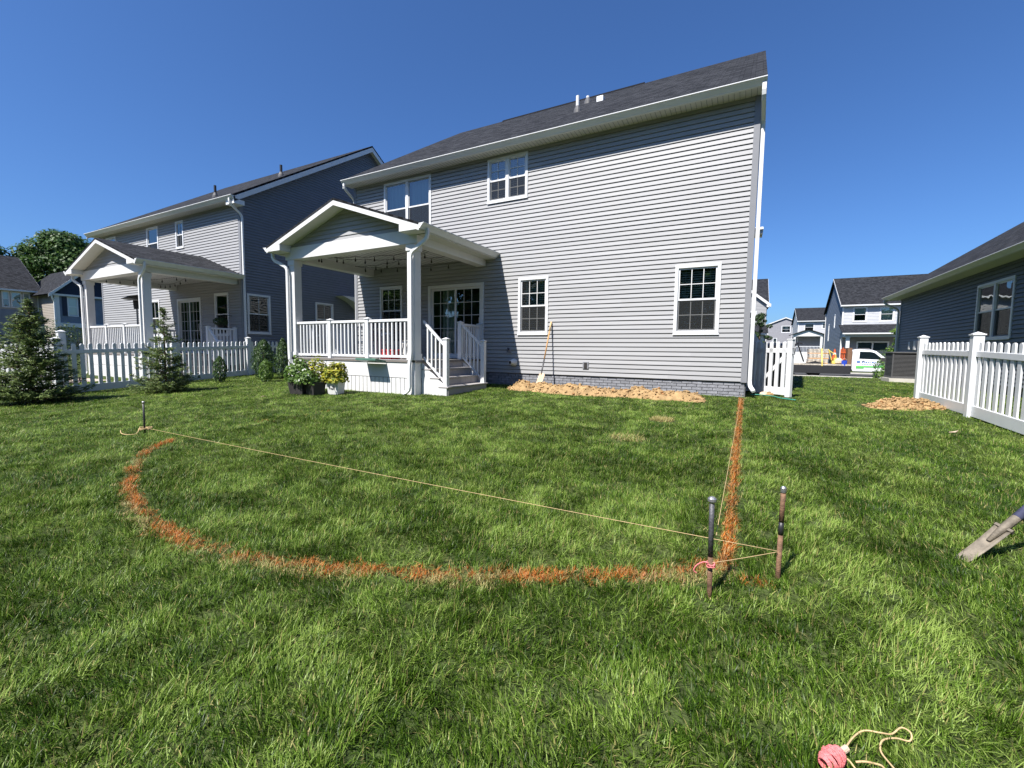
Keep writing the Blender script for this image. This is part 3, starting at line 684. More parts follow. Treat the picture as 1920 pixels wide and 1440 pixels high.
quadroof('roof', hr, MR, (-.40, -ov-.06, HE+.13), (22, -ov-.06, HE+.13), (22, 5.2, HE+.13+PR*5.68), (-.40, 5.2, HE+.13+PR*5.68), .06)
m = MB(MR); m.prism([(-ov-.05, HE+.07), (5.2, HE+.07+PR*5.65), (5.2, HE-.13+PR*5.65), (-ov-.05, HE-.12)], -.385, -.36, 'x').prism([(.0, HE-.05), (9, HE-.05), (5.2, HE+PR*5.3), (4, HE+PR*4.4)], -.02, .0, 'x'); m.build('rake_board', MT['gutter'], hr)

# ------------------------------------------------------------------ fences
def picket_mesh(h, wd=.042, th=.011, z0=.12):
    pts = [(-wd, z0), (wd, z0), (wd, h-wd)]+[(wd*math.cos(a), h-wd+wd*math.sin(a)) for a in [math.pi*k/7 for k in range(1, 7)]]+[(-wd, h-wd)]
    m = MB(); m.prism(pts, -th, th, 'y'); return m.mesh('picket', MT['white_vinyl'])
PK = picket_mesh(1.16)
def fence(name, label, pts, spacing=.185, hp=1.26, posts=None, cat='fence', hk=1.16, first=True):
    fo = thing(name, (pts[0][0], pts[0][1], gh(*pts[0])), label, cat)
    for i, p in enumerate(pts):
        z = gh(*p); m = MB(Matrix.Translation((p[0], p[1], z))); hh = (posts[i] if posts else hp); m.box(-.064, .064, -.064, .064, -.15, hh); po = m.build('post', MT['white_vinyl'], fo, bevel=.006)
        m = MB(Matrix.Translation((p[0], p[1], z))); m.box(-.076, .076, -.076, .076, hh, hh+.02); m.add([(-.066, -.066, hh+.02), (.066, -.066, hh+.02), (.066, .066, hh+.02), (-.066, .066, hh+.02), (0, 0, hh+.055)], [(0, 1, 4), (1, 2, 4), (2, 3, 4), (3, 0, 4)]); m.build('post_cap', MT['white_vinyl'], po)
    for a, b in zip(pts, pts[1:]):
        A = Vector((a[0], a[1], gh(*a))); B = Vector((b[0], b[1], gh(*b))); d = B-A; ln = d.length; ang = math.atan2(d.y, d.x); sl = d.z/ln
        for z0, z1, t in ((.02, .19, .022), (.93, 1.02, .022)):
            m = MB(Matrix.Translation(A) @ Matrix.Rotation(ang, 4, 'Z')); m.prism([(.06, z0), (ln-.06, z0+d.z), (ln-.06, z1+d.z), (.06, z1)], -t, t, 'y'); m.build('rail', MT['white_vinyl'], fo, bevel=.006)
        n = int(round((ln-.13)/spacing)); st = (ln-.13)/n
        for k in range(n):
            s = .065+st*(k+.5); p = A+d*(s/ln); inst('picket', PK, p+Vector((0, 0, random.uniform(-.004, .004))), fo, ang, rx=0, ry=random.uniform(-.006, .006))
    return fo
fence('picket_fence', 'white picket fence running along the right side of the lawn', [(3.07, 1.28), (3.08, -.98), (3.10, -3.25), (3.12, -5.5)])
fence('picket_fence', 'white picket fence behind the small conifers on the left', [(-13.68, -6.36), (-14.42, -3.75), (-15.12, -1.20), (-15.62, 1.35)], spacing=.172)
fence('picket_fence', 'white picket fence panel half hidden by the large spruce at far left', [(-13.86, -6.22), (-16.3, -6.9), (-18.7, -7.55), (-21.0, -8.2)], posts=[1.42, 1.26, 1.26, 1.26], spacing=.165)
# small side panel between house wall and gate, its top sweeping up to the house
sp_ = thing('fence_panel', (.10, 1.32, 0), 'shaded white fence panel with upswept top against the house corner', 'fence')
for k in range(4):
    x = .055+k*.085; h = 1.18+.40*(1-k/3)**1.6; m = MB(); m.prism([(x-.040, .1), (x+.040, .1), (x+.040, h-.07), (x-.040, h+.05)], 1.30, 1.325, 'y'); m.build('picket', MT['white_vinyl'], sp_)
m = MB(); m.box(.02, .36, 1.325, 1.365, .04, .18).box(.02, .36, 1.325, 1.365, .90, .99); m.build('rail', MT['white_vinyl'], sp_)
# gate, standing open towards the lawn
GA, GB = Vector((.13, 1.08, 0)), Vector((.84, .47, 0)); gd = GB-GA; gl = gd.length; gang = math.atan2(gd.y, gd.x)
gt = thing('garden_gate', tuple(GA), 'open white picket gate beside the right house corner', 'gate')
MG = Matrix.Translation(GA) @ Matrix.Rotation(gang, 4, 'Z')
m = MB(MG); m.box(gl-.11, gl, -.04, .04, .0, 1.20); m.box(gl-.12, gl+.01, -.05, .05, 1.20, 1.22); m.build('stile', MT['white_vinyl'], gt, bevel=.006)
m = MB(MG); m.box(0, .09, -.04, .04, .03, 1.18); m.build('stile', MT['white_vinyl'], gt, bevel=.006)
for z0, z1 in ((.04, .20), (.93, 1.03)): m = MB(MG); m.box(.09, gl-.11, -.026, .026, z0, z1); m.build('rail', MT['white_vinyl'], gt, bevel=.006)
m = MB(MG); m.prism([(.10, .20), (.18, .20), (gl-.11, .90), (gl-.19, .93)], .014, .03, 'y'); m.build('brace', MT['white_vinyl'], gt)
PKG = picket_mesh(1.17, .039, .012, .20)
n = 5
for k in range(n): s_ = .09+(gl-.20)*(k+.5)/n; inst('picket', PKG, MG @ Vector((s_, -.014, 0)), gt, gang)
m = MB(MG); m.tube([(gl+.0, -.02, .90), (gl+.05, -.02, .90), (gl+.05, -.02, 1.02), (gl+.0, -.02, 1.02)], .008, 6); m.build('latch', MT['black_metal'], gt)
# black wheeled bins stored behind the gate
for i, (x, y, a, lb) in enumerate(((.52, 2.35, 6, 'black wheeled bin standing right behind the gate pickets'),)):
    t = thing('wheeled_bin', (x, y, 0), lb, 'bin'); M = frame(x, y, 0, a)
    V = [(-.25, -.28, .06), (.25, -.28, .06), (.25, .25, .06), (-.25, .25, .06), (-.33, -.37, 1.06), (.33, -.37, 1.06), (.33, .33, 1.06), (-.33, .33, 1.06)]
    m = MB(M); m.add(V, [(0, 3, 2, 1), (4, 5, 6, 7), (0, 1, 5, 4), (1, 2, 6, 5), (2, 3, 7, 6), (3, 0, 4, 7)]); m.build('body', MT['black_plastic'], t, bevel=.02)
    m = MB(M); m.prism([(-.40, 1.06), (.38, 1.06), (.36, 1.12), (.0, 1.17), (-.38, 1.11)], -.35, .35, 'x'); m.build('lid', MT['black_plastic'], t, bevel=.01)
    for sx in (-.27, .27): MM = M @ Matrix.Translation((sx, .24, .10)) @ Matrix.Rotation(R(90), 4, 'Y'); m = MB(MM); m.lathe([(.10, -.03), (.10, .03)], 14); m.build('wheel', MT['rubber'], t)

# ------------------------------------------------------------------ foliage generators
def leaves(P, N, size, asp=.5, jit=.5, up=None):
    """quads at points P with normals near N; returns V, F, rnd"""
    n = len(P); N = N+rng.normal(0, jit, (n, 3)); N /= np.linalg.norm(N, axis=1)[:, None]+1e-9
    a = rng.normal(0, 1, (n, 3)) if up is None else up+rng.normal(0, .25, (n, 3))
    a -= N*np.sum(a*N, 1)[:, None]; a /= np.linalg.norm(a, axis=1)[:, None]+1e-9; b = np.cross(N, a)
    s = (size*rng.uniform(.6, 1.35, n))[:, None]; w_ = s*asp
    V = np.stack([P-a*s*.5, P+b*w_*.5-a*s*.05, P+a*s*.5, P-b*w_*.5-a*s*.05], 1).reshape(-1, 3)
    F = np.arange(n*4).reshape(n, 4); r = np.repeat(rng.random(n), 4); return V, F, r
def leafobj(name, mat, parent, V, F, r):
    o = bpy.data.objects.new(name, arr_mesh(name, V, F, MT[mat], {'rnd': np.clip(r, 0, 1)})); link(o, parent); return o
def tree(name, label, x, y, h, rad, cat='tree', leaf=.16, ncl=70, per=260, mat='leaf_tree', z=None, base=.30, group=None, trunk_r=None):
    z = gh(x, y) if z is None else z; t = thing(name, (x, y, z), label, cat, group)
    tr = trunk_r or h*.018; m = MB(); path = [(x, y, z-.1)]
    for k in range(1, 6): path.append((x+random.uniform(-.02, .02)*h, y+random.uniform(-.02, .02)*h, z+h*.8*k/5))
    m.tube(path, [tr*(1-.16*k) for k in range(6)], 8)
    cl = []
    for k in range(ncl):
        u = rng.random(); zz = base+(1-base)*u**.85; e = math.sin(math.pi*min(1, max(.05, (zz-base)/(1-base)*.82+.16)))**.6
        rr = rad*e*math.sqrt(rng.uniform(.12, 1)); a = rng.uniform(0, 6.283)
        c = np.array((x+rr*math.cos(a), y+rr*math.sin(a), z+zz*h*.97)); cl.append((c, rad*rng.uniform(.20, .34)))
        if k % 4 == 0: q = Vector(c); b0 = Vector((x, y, z+h*max(.2, zz-.25))); m.tube([b0, (b0+q)/2+Vector((0, 0, .04*h)), q], [tr*.35, tr*.22, tr*.08], 5)
    m.build('trunk', MT['trunk'], t, smooth=True)
    Ps, Ns, bs = [], [], []
    for c, r in cl:
        d = rng.normal(0, 1, (per, 3)); d /= np.linalg.norm(d, axis=1)[:, None]; rr = r*rng.uniform(.55, 1.05, per)**.7
        Ps.append(c+d*rr[:, None]*np.array((1, 1, .72))); Ns.append(d+np.array((0, 0, .7))); bs.append(np.full(per, rng.uniform(-.22, .22)))
    V, F, r = leaves(np.concatenate(Ps), np.concatenate(Ns), leaf, .62, .45); r = r*.7+.15+np.repeat(np.concatenate(bs), 4)
    leafobj('crown', mat, t, V, F, r); return t
def spruce(name, label, x, y, h, rad, nb=130, gap=0.0, mat='leaf_spruce', group=None, lift=.15, per=95, leaf=.05, seed=1):
    z = gh(x, y); t = thing(name, (x, y, z), label, 'conifer', group); lr = np.random.default_rng(seed)
    m = MB(); m.tube([(x, y, z-.05), (x+.01*h, y, z+h*.5), (x, y+.01*h, z+h*.97)], [h*.014, h*.009, h*.002], 8)
    Ps, Ns, Us = [], [], []
    for k in range(nb):
        u = lr.random()**1.25; zz = .03+.95*u
        if gap and u > .45 and lr.random() < gap: continue
        L = rad*(1-u)**.85*lr.uniform(.62, 1.12)+.035*h*.5; a = lr.uniform(0, 6.283); d = np.array((math.cos(a), math.sin(a), 0))
        b0 = np.array((x, y, z+zz*h)); rise = lr.uniform(-.05, .30)*L+lift*L*u
        e = b0+d*L+np.array((0, 0, rise)); mid = b0+d*L*.55+np.array((0, 0, rise*.3-.02*L))
        m.tube([b0, mid, e], [h*.004, h*.003, h*.001], 4)
        n = max(10, int(per*(L/rad)**1.0)); s = lr.uniform(.12, 1.03, n)**.8
        base = (1-s)[:, None]**2*b0+2*((1-s)*s)[:, None]*mid+(s**2)[:, None]*e
        side = np.array((-d[1], d[0], 0)); wdt = .26*L*(1.08-s)+.03
        off = lr.normal(0, 1, n)*wdt*.55; hang = lr.normal(0, .022, n)-np.abs(off)*.18
        P = base+side[None, :]*off[:, None]+np.array((0, 0, 1))[None, :]*hang[:, None]
        Ps.append(P); Ns.append(np.tile((0, 0, 1.0), (n, 1))+lr.normal(0, .25, (n, 3))); Us.append(d[None, :]*1.0+side[None, :]*np.sign(off)[:, None]*.8+np.array((0, 0, .15)))
    m.build('trunk', MT['trunk'], t)
    V, F, r = leaves(np.concatenate(Ps), np.concatenate(Ns), leaf*1.6, .26, .35, up=np.concatenate(Us))
    leafobj('foliage', mat, t, V, F, r); return t
def thuja(name, label, x, y, h, rad, n=2600, mat='leaf_thuja', cat='conifer', group=None):
    z = gh(x, y); t = thing(name, (x, y, z), label, cat, group)
    m = MB(); m.tube([(x, y, z-.05), (x, y, z+h*.9)], [h*.02, h*.004], 7); m.build('trunk', MT['trunk'], t)
    u = rng.random(n)**.9; a = rng.uniform(0, 6.283, n); prof = np.sin(np.pi*np.clip(u*.80+.18, 0, 1))**.75
    lump = .78+.44*vnoise(a*2.2, u*7*h/.8, int(x*10) % 97)
    rr = rad*prof*lump*np.sqrt(rng.uniform(.45, 1.0, n)); P = np.stack([x+rr*np.cos(a), y+rr*np.sin(a), z+.03+u*h*.97], 1)
    N = np.stack([np.cos(a), np.sin(a), np.full(n, .35)], 1); V, F, r = leaves(P, N, .055, .42, .5, up=np.tile((0, 0, 1.0), (n, 1))+N*.4)
    leafobj('foliage', mat, t, V, F, r); return t
def shrub(name, label, x, y, h, rad, n=1400, mat='leaf_shrub', leaf=.06, z=None, group=None, cat='shrub', sx=1.0, sy=1.0):
    z = gh(x, y) if z is None else z; t = thing(name, (x, y, z), label, cat, group)
    m = MB()
    for k in range(7): a = k*.9; m.tube([(x, y, z-.03), (x+.5*rad*sx*math.cos(a), y+.5*rad*sy*math.sin(a), z+h*.5), (x+.75*rad*sx*math.cos(a), y+.75*rad*sy*math.sin(a), z+h*.85)], [.012, .009, .004], 5)
    m.build('stem', MT['trunk'], t)
    d = rng.normal(0, 1, (n, 3)); d /= np.linalg.norm(d, axis=1)[:, None]; d[:, 2] = np.abs(d[:, 2])*1.1-.12
    lump = .72+.5*vnoise(d[:, 0]*3+9, d[:, 1]*3+d[:, 2]*3, int(abs(x)*7) % 91)
    P = np.array((x, y, z+h*.18))+d*np.array((rad*sx, rad*sy, h*.82))*(lump*rng.uniform(.5, 1, n)**.5)[:, None]
    V, F, r = leaves(P, d+np.array((0, 0, .5)), leaf, .6, .55); leafobj('foliage', mat, t, V, F, r); return t

spruce('spruce', 'large bushy spruce at the left edge, in front of the fence corner', -12.55, -7.05, 2.08, .80, nb=300, per=120, leaf=.050, seed=3)
spruce('spruce', 'slim young spruce with sparse pointed top in front of fence', -12.15, -4.96, 2.02, .62, nb=190, gap=.42, per=115, leaf=.046, seed=11)
thuja('conifer', 'smallest cone shaped conifer standing alone by the fence', -13.45, -3.05, .74, .19, 1500)
thuja('conifer', 'widest dark columnar conifer left of the porch', -13.25, -1.85, 1.22, .34, 4200)
thuja('conifer', 'tall narrow columnar conifer nearest the porch column', -12.75, -1.55, 1.26, .24, 3200)
thuja('conifer', 'low pale green conifer in front of the dark columnar pair', -12.3, -2.40, .64, .21, 1700, mat='leaf_shrub')

# ------------------------------------------------------------------ planters by the porch
def trough(label, x, y, wd, dp, h, mat, ang=0, group=None):
    z = gh(x, y); t = thing('planter', (x, y, z), label, 'planter', group); M = frame(x, y, z, ang); a, b = wd/2, dp/2; k = .82; e = .02
    V = [(-a*k, -b*k, .0), (a*k, -b*k, 0), (a*k, b*k, 0), (-a*k, b*k, 0), (-a, -b, h), (a, -b, h), (a, b, h), (-a, b, h), (-a+e, -b+e, h), (a-e, -b+e, h), (a-e, b-e, h), (-a+e, b-e, h), (-a+e, -b+e, h-.05), (a-e, -b+e, h-.05), (a-e, b-e, h-.05), (-a+e, b-e, h-.05)]
    m = MB(M); m.add(V, [(0, 3, 2, 1)]+[(i, (i+1) % 4, 4+(i+1) % 4, 4+i) for i in range(4)]+[(4+i, 4+(i+1) % 4, 8+(i+1) % 4, 8+i) for i in range(4)]+[(8+i, 8+(i+1) % 4, 12+(i+1) % 4, 12+i) for i in range(4)])
    m.build('pot', MT[mat], t, bevel=.006)
    m = MB(M); m.box(-a+.02, a-.02, -b+.02, b-.02, h-.07, h-.045); m.build('soil', MT['clay_dark'], t); return t
trough('left of two black trough planters at the porch corner', -8.90, -3.78, .46, .28, .29, 'black_plastic', 6)
trough('right of two black trough planters, beside the white pot', -8.46, -3.72, .38, .30, .29, 'black_plastic', -10)
wp = trough('white flower pot with small marks beside the black planters', -8.13, -3.44, .30, .28, .32, 'white', 14)
m = MB(frame(-8.13, -3.44, gh(-8, -3.42), 14)); 
for q in ((-.10, -.085, .13, .20), (-.06, -.03, .13, .15), (-.02, .02, .125, .145), (.03, .075, .16, .205), (.045, .06, .12, .15)): m.box(q[0]*.8, q[1]*.8, -.137, -.124, q[2], q[3])
m.build('pot_print', MT['ac_grey'], wp)
def bushy(label, x, y, z, h, rad, n, mat, leaf, fl=None, nfl=0):
    t = shrub('potted_plant', label, x, y, h, rad, n, mat, leaf, z=z, cat='plant')
    if fl:
        d = rng.normal(0, 1, (nfl, 3)); d /= np.linalg.norm(d, axis=1)[:, None]; d[:, 2] = np.abs(d[:, 2]); P = np.array((x, y, z+h*.25))+d*np.array((rad, rad, h*.75)); V, F, r = leaves(P, d, .05, .9, .3); leafobj('blossom', fl, t, V, F, r)
    return t
gp = gh(-8.5, -3.6)
bushy('tall leafy green plant in the left black planter', -9.00, -3.72, gp+.22, .66, .32, 1500, 'leaf_shrub', .075, 'flower_white', 22)
bushy('low green plant with pale flowers in the front black planter', -8.58, -3.80, gp+.22, .38, .28, 1000, 'leaf_shrub', .065, 'flower_white', 26)
bushy('yellow leaved plant growing in the white pot', -8.14, -3.44, gp+.24, .50, .28, 1200, 'leaf_yellow', .075)
bushy('light green plant standing close to the left porch column', -8.72, -3.45, gp+.14, .72, .26, 900, 'leaf_yellow', .07)

# ------------------------------------------------------------------ stakes, string, tools
def stake(label, x, y, h, lean, head, mats, splits):
    z = gh(x, y); t = thing('stake', (x, y, z), label, 'stake', 'steel layout stakes'); r = .0120
    top = Vector((x+lean[0], y+lean[1], z+h)); base = Vector((x, y, z-.10)); P = lambda k: base.lerp(top, (k*h+.10)/(h+.10))
    for a, b, mt in splits:
        m = MB(); m.tube([P(a), P((a+b)/2), P(b)], r*random.uniform(.97, 1.03), 10); m.build('rod', MT[mt], t, smooth=True)
    m = MB(Matrix.Translation(top)); m.lathe([(r*1.05, -.015), (r*head, -.004), (r*head, .008), (r*head*.6, .016)], 12); m.build('head', MT['steel_head'], t)
    return t
stake('rusty stake with flat domed head and pink string knot', -.14, -7.97, .475, (-.01, .02), 1.7, None, [(-.2, .42, 'steel_rust'), (.42, 1.0, 'steel_dark')])
stake('tallest rusty stake with black band, right of the orange line', .16, -7.64, .475, (.004, .02), 1.15, None, [(-.2, .50, 'steel_rust'), (.50, .64, 'black_metal'), (.64, .96, 'steel_rust'), (.96, 1.0, 'black_metal')])
stake('thin black stake with tangled string on the left of the lawn', -7.1, -7.42, .415, (0, 0), 1.5, None, [(-.2, 1.0, 'black_metal')])
def cord(name, label, path, r, mat, cat='string', sag=0.0, seg=1):
    P = [Vector(p) for p in path]
    if sag:
        a, b = P; P = [a.lerp(b, k/24)-Vector((0, 0, sag*4*(k/24)*(1-k/24))) for k in range(25)]
    elif seg > 1:
        Q = []
        for i in range(len(P)-1):
            p0, p1, p2, p3 = P[max(i-1, 0)], P[i], P[i+1], P[min(i+2, len(P)-1)]
            for k in range(seg):
                s = k/seg; Q.append(.5*((2*p1)+(p2-p0)*s+(2*p0-5*p1+4*p2-p3)*s*s+(3*p1-p0-3*p2+p3)*s**3))
        P = Q+[P[-1]]
    m = MB(); m.tube(P, r, 6); o = m.build(name, MT[mat], smooth=True); return tag(o, label, cat)
cord('string_line', 'long taut string stretched across the lawn between the stakes', [(-7.09, -7.42, -.185), (.15, -7.65, -.11)], .0016, 'string', sag=.01)
cord('string_line', 'short string tied between the two right hand stakes', [(.15, -7.65, -.115), (-.14, -7.97, -.105)], .0017, 'string', sag=.002)
cord('string_line', 'taut string running beside the orange line to the house corner', [(-.125, -7.955, .03), (-.06, -.25, .10)], .0015, 'string', sag=.01)
def coil(x, y, z, r, n, h, jit=.1, off=0):
    return [(x+r*(1+random.uniform(-jit, jit))*math.cos(k*.8+off), y+r*(1+random.uniform(-jit, jit))*math.sin(k*.8+off), z+h*k/n+random.uniform(-.004, .004)) for k in range(n)]
k0 = coil(-.142, -7.972, -.125, .0175, 22, .022)
cord('string_knot', 'pink string knot wound on the front stake', k0+[(-.17, -7.985, -.10), (-.20, -7.99, -.12), (-.215, -7.99, -.15), (-.20, -7.985, -.165)], .0032, 'string_pink', seg=3)
k1 = coil(-7.1, -7.42, -.21, .06, 22, .03, .5)
cord('string_tangle', 'loose tan string tangle at the foot of the black stake', k1+[(-7.0, -7.55, -.235), (-7.05, -7.62, -.24), (-7.2, -7.63, -.24), (-7.45, -7.55, -.235)], .0045, 'string', seg=3)
# reel of pink string with loose end in the near grass
GP = lambda x, y, d=.055: (x, y, gh(x, y)+d)
rl = thing('string_reel', (.23, -8.74, gh(.2, -8.7)), 'reel of pink string lying in grass at the bottom right', 'string reel')
Mr = Matrix.Translation((.232, -8.737, -.262)) @ Matrix.Rotation(R(50), 4, 'Z') @ Matrix.Rotation(R(82), 4, 'Y')
m = MB(Mr); m.lathe([(.009, -.02), (.009, .066)], 10); m.build('stick', MT['stone_pale'], rl)
m = MB(Mr); path = []
for k in range(420):
    s = k/420; zz = -.034+.068*(.5+.5*math.sin(s*22)); rr = .010+.017*(1-(zz/.044)**2)*(.55+.45*s)+random.uniform(-.001, .002); a = k*.62
    path.append((rr*math.cos(a), rr*math.sin(a), zz))
m.tube(path, .0026, 5); m.build('wound_string', MT['string_pink'], rl, smooth=True)
lp = [(.252, -8.715), (0.268, -8.69), (0.303, -8.614), (0.336, -8.577), (0.376, -8.57), (0.41, -8.545), (0.441, -8.51), (0.459, -8.528), (0.451, -8.55), (0.415, -8.565), (0.376, -8.599), (0.365, -8.631), (0.375, -8.673), (.385, -8.70)]
m = MB()
def spl(pts, seg=5):
    P = [Vector(GP(*p, .040+.006*math.sin(i*2.1))) for i, p in enumerate(pts)]; Q = []
    for i in range(len(P)-1):
        p0, p1, p2, p3 = P[max(i-1, 0)], P[i], P[i+1], P[min(i+2, len(P)-1)]
        for k in range(seg): s = k/seg; Q.append(.5*((2*p1)+(p2-p0)*s+(2*p0-5*p1+4*p2-p3)*s*s+(3*p1-p0-3*p2+p3)*s**3))
    return Q+[P[-1]]
m.tube(spl(lp), .0026, 6); m.tube(spl([(.245, -8.734), (.269, -8.72), (.288, -8.734), (.296, -8.753), (.30, -8.79)]), .0026, 6); m.tube(spl([(.291, -8.714), (.313, -8.707), (.341, -8.688), (.355, -8.695), (.355, -8.72), (.335, -8.74), (.32, -8.73)]), .003, 6); m.tube(spl([(.225, -8.75), (.22, -8.79), (.235, -8.85)]), .0026, 6)
m.build('loose_string', MT['string'], rl, smooth=True)

def blade_spade(M, parent, L, wd, mat):
    # slightly dished narrow blade, local: tip at origin, up along +z, face -y
    m = MB(M); n = 8; V = []; Fc = []
    for i in range(n+1):
        s = i/n; z = L*s; hw_ = wd*(.80+.20*s)*(1-.25*max(0, .12-s)/.12); 
        for k in range(5): u = k/2-1; V.append((u*hw_, .012*(1-u*u)+.010*math.sin(s*math.pi), z))
    N_ = len(V); V += [(x, y+.004, z) for x, y, z in V]
    for i in range(n):
        for k in range(4): a = i*5+k; Fc += [(a, a+1, a+6, a+5), (N_+a, N_+a+5, N_+a+6, N_+a+1)]
    for k in range(4): Fc += [(k, N_+k, N_+k+1, k+1), (n*5+k, n*5+k+1, N_+n*5+k+1, N_+n*5+k)]
    for i in range(n): Fc += [(i*5, i*5+5, N_+i*5+5, N_+i*5), (i*5+4, N_+i*5+4, N_+i*5+9, i*5+9)]
    m.add(V, Fc); return m.build('blade', MT[mat], parent, smooth=True)
def orient(a, b, face):
    zc = (Vector(b)-Vector(a)).normalized(); y = (-Vector(face)); y = (y-zc*y.dot(zc)).normalized(); x = y.cross(zc)
    return Matrix(((x.x, y.x, zc.x, a[0]), (x.y, y.y, zc.y, a[1]), (x.z, y.z, zc.z, a[2]), (0, 0, 0, 1)))
sp1 = thing('trenching_spade', (1.09, -6.92, gh(1, -6.9)), 'narrow trenching spade with blue shaft stuck in the lawn at right', 'spade')
Ms = orient((1.075, -6.935, -.245), (1.285, -6.81, -.055), (-.55, -.75, .75)); blade_spade(Ms, sp1, .31, .037, 'spade_steel')
m = MB(Ms); m.box(-.040, .040, -.004, .022, .302, .318); m.build('step', MT['spade_steel'], sp1)
m = MB(Ms); m.tube([(0, .012, .20), (0, .004, .32), (0, .0, .40), (0, -.01, .52)], [.010, .021, .022, .022], 10); m.build('socket', MT['spade_steel'], sp1, smooth=True)
m = MB(Ms); m.tube([(0, 0, .40), (0, -.015, .60), (.0, -.02, 1.15)], [.0235, .0235, .021], 10); m.build('shaft', MT['handle_blue'], sp1, smooth=True)
m = MB(Ms); m.tube([(-.06, -.02, 1.25), (-.055, -.02, 1.20), (0, -.02, 1.13), (.055, -.02, 1.20), (.06, -.02, 1.25), (0, -.02, 1.26), (-.06, -.02, 1.25)], .012, 8); m.build('grip', MT['black_plastic'], sp1)
rk = thing('round_shovel', (1.49, -6.88, gh(1.5, -6.9)), 'dark rounded steel shovel head at the right edge beside the spade', 'shovel')
m = MB(Matrix.Translation((1.50, -6.86, gh(1.5, -6.9)+.10)) @ Matrix.Rotation(R(25), 4, 'Z') @ Matrix.Rotation(R(70), 4, 'X')); V = []; Fc = []
for i in range(9):
    for k in range(16): a = 6.283*k/16; r_ = .115*i/8; V.append((r_*math.cos(a), r_*1.1*math.sin(a), .05*(1-(i/8)**2)))
for i in range(8):
    for k in range(16): Fc.append((i*16+k, i*16+(k+1) % 16, (i+1)*16+(k+1) % 16, (i+1)*16+k))
m.add(V, Fc); m.build('blade', MT['steel_dark'], rk, smooth=True)
m = MB(); m.tube([(1.52, -6.84, gh(1.5, -6.9)+.12), (1.75, -6.70, gh(1.5, -6.9)+.20), (2.55, -6.3, gh(2.5, -6.3)+.05)], .018, 10); m.build('shaft', MT['handle_wood'], rk, smooth=True)
# shovel leaning on the wall
sh = thing('shovel', (-4.38, -.58, .05), 'square shovel with wooden handle leaning against the house wall', 'shovel')
A_, B_ = Vector((-4.40, -.58, .13)), Vector((-4.355, -.045, 1.64)); Msh = orient(A_, B_, (-.25, -1, .4)); ln = (B_-A_).length
m = MB(Msh @ Matrix.Translation((-.035, 0, -.02)) @ Matrix.Rotation(R(14), 4, 'Y')); m.prism([(-.085, 0), (.085, 0), (.09, .25), (.05, .285), (-.05, .285), (-.09, .25)], -.004, .004, 'y'); m.build('blade', MT['stone_pale'], sh)
m = MB(Msh); m.tube([(0, 0, .22), (0, -.01, .33), (0, 0, .62)], [.012, .018, .019], 8); m.build('socket', MT['steel_dark'], sh, smooth=True)
m = MB(Msh); m.tube([(0, 0, .60), (0, 0, ln-.2)], [.017, .017], 10); m.build('shaft', MT['handle_wood'], sh, smooth=True)
m = MB(Msh); m.tube([(0, 0, ln-.24), (0, 0, ln)], [.024, .021], 10); m.build('grip', MT['string'], sh, smooth=True)

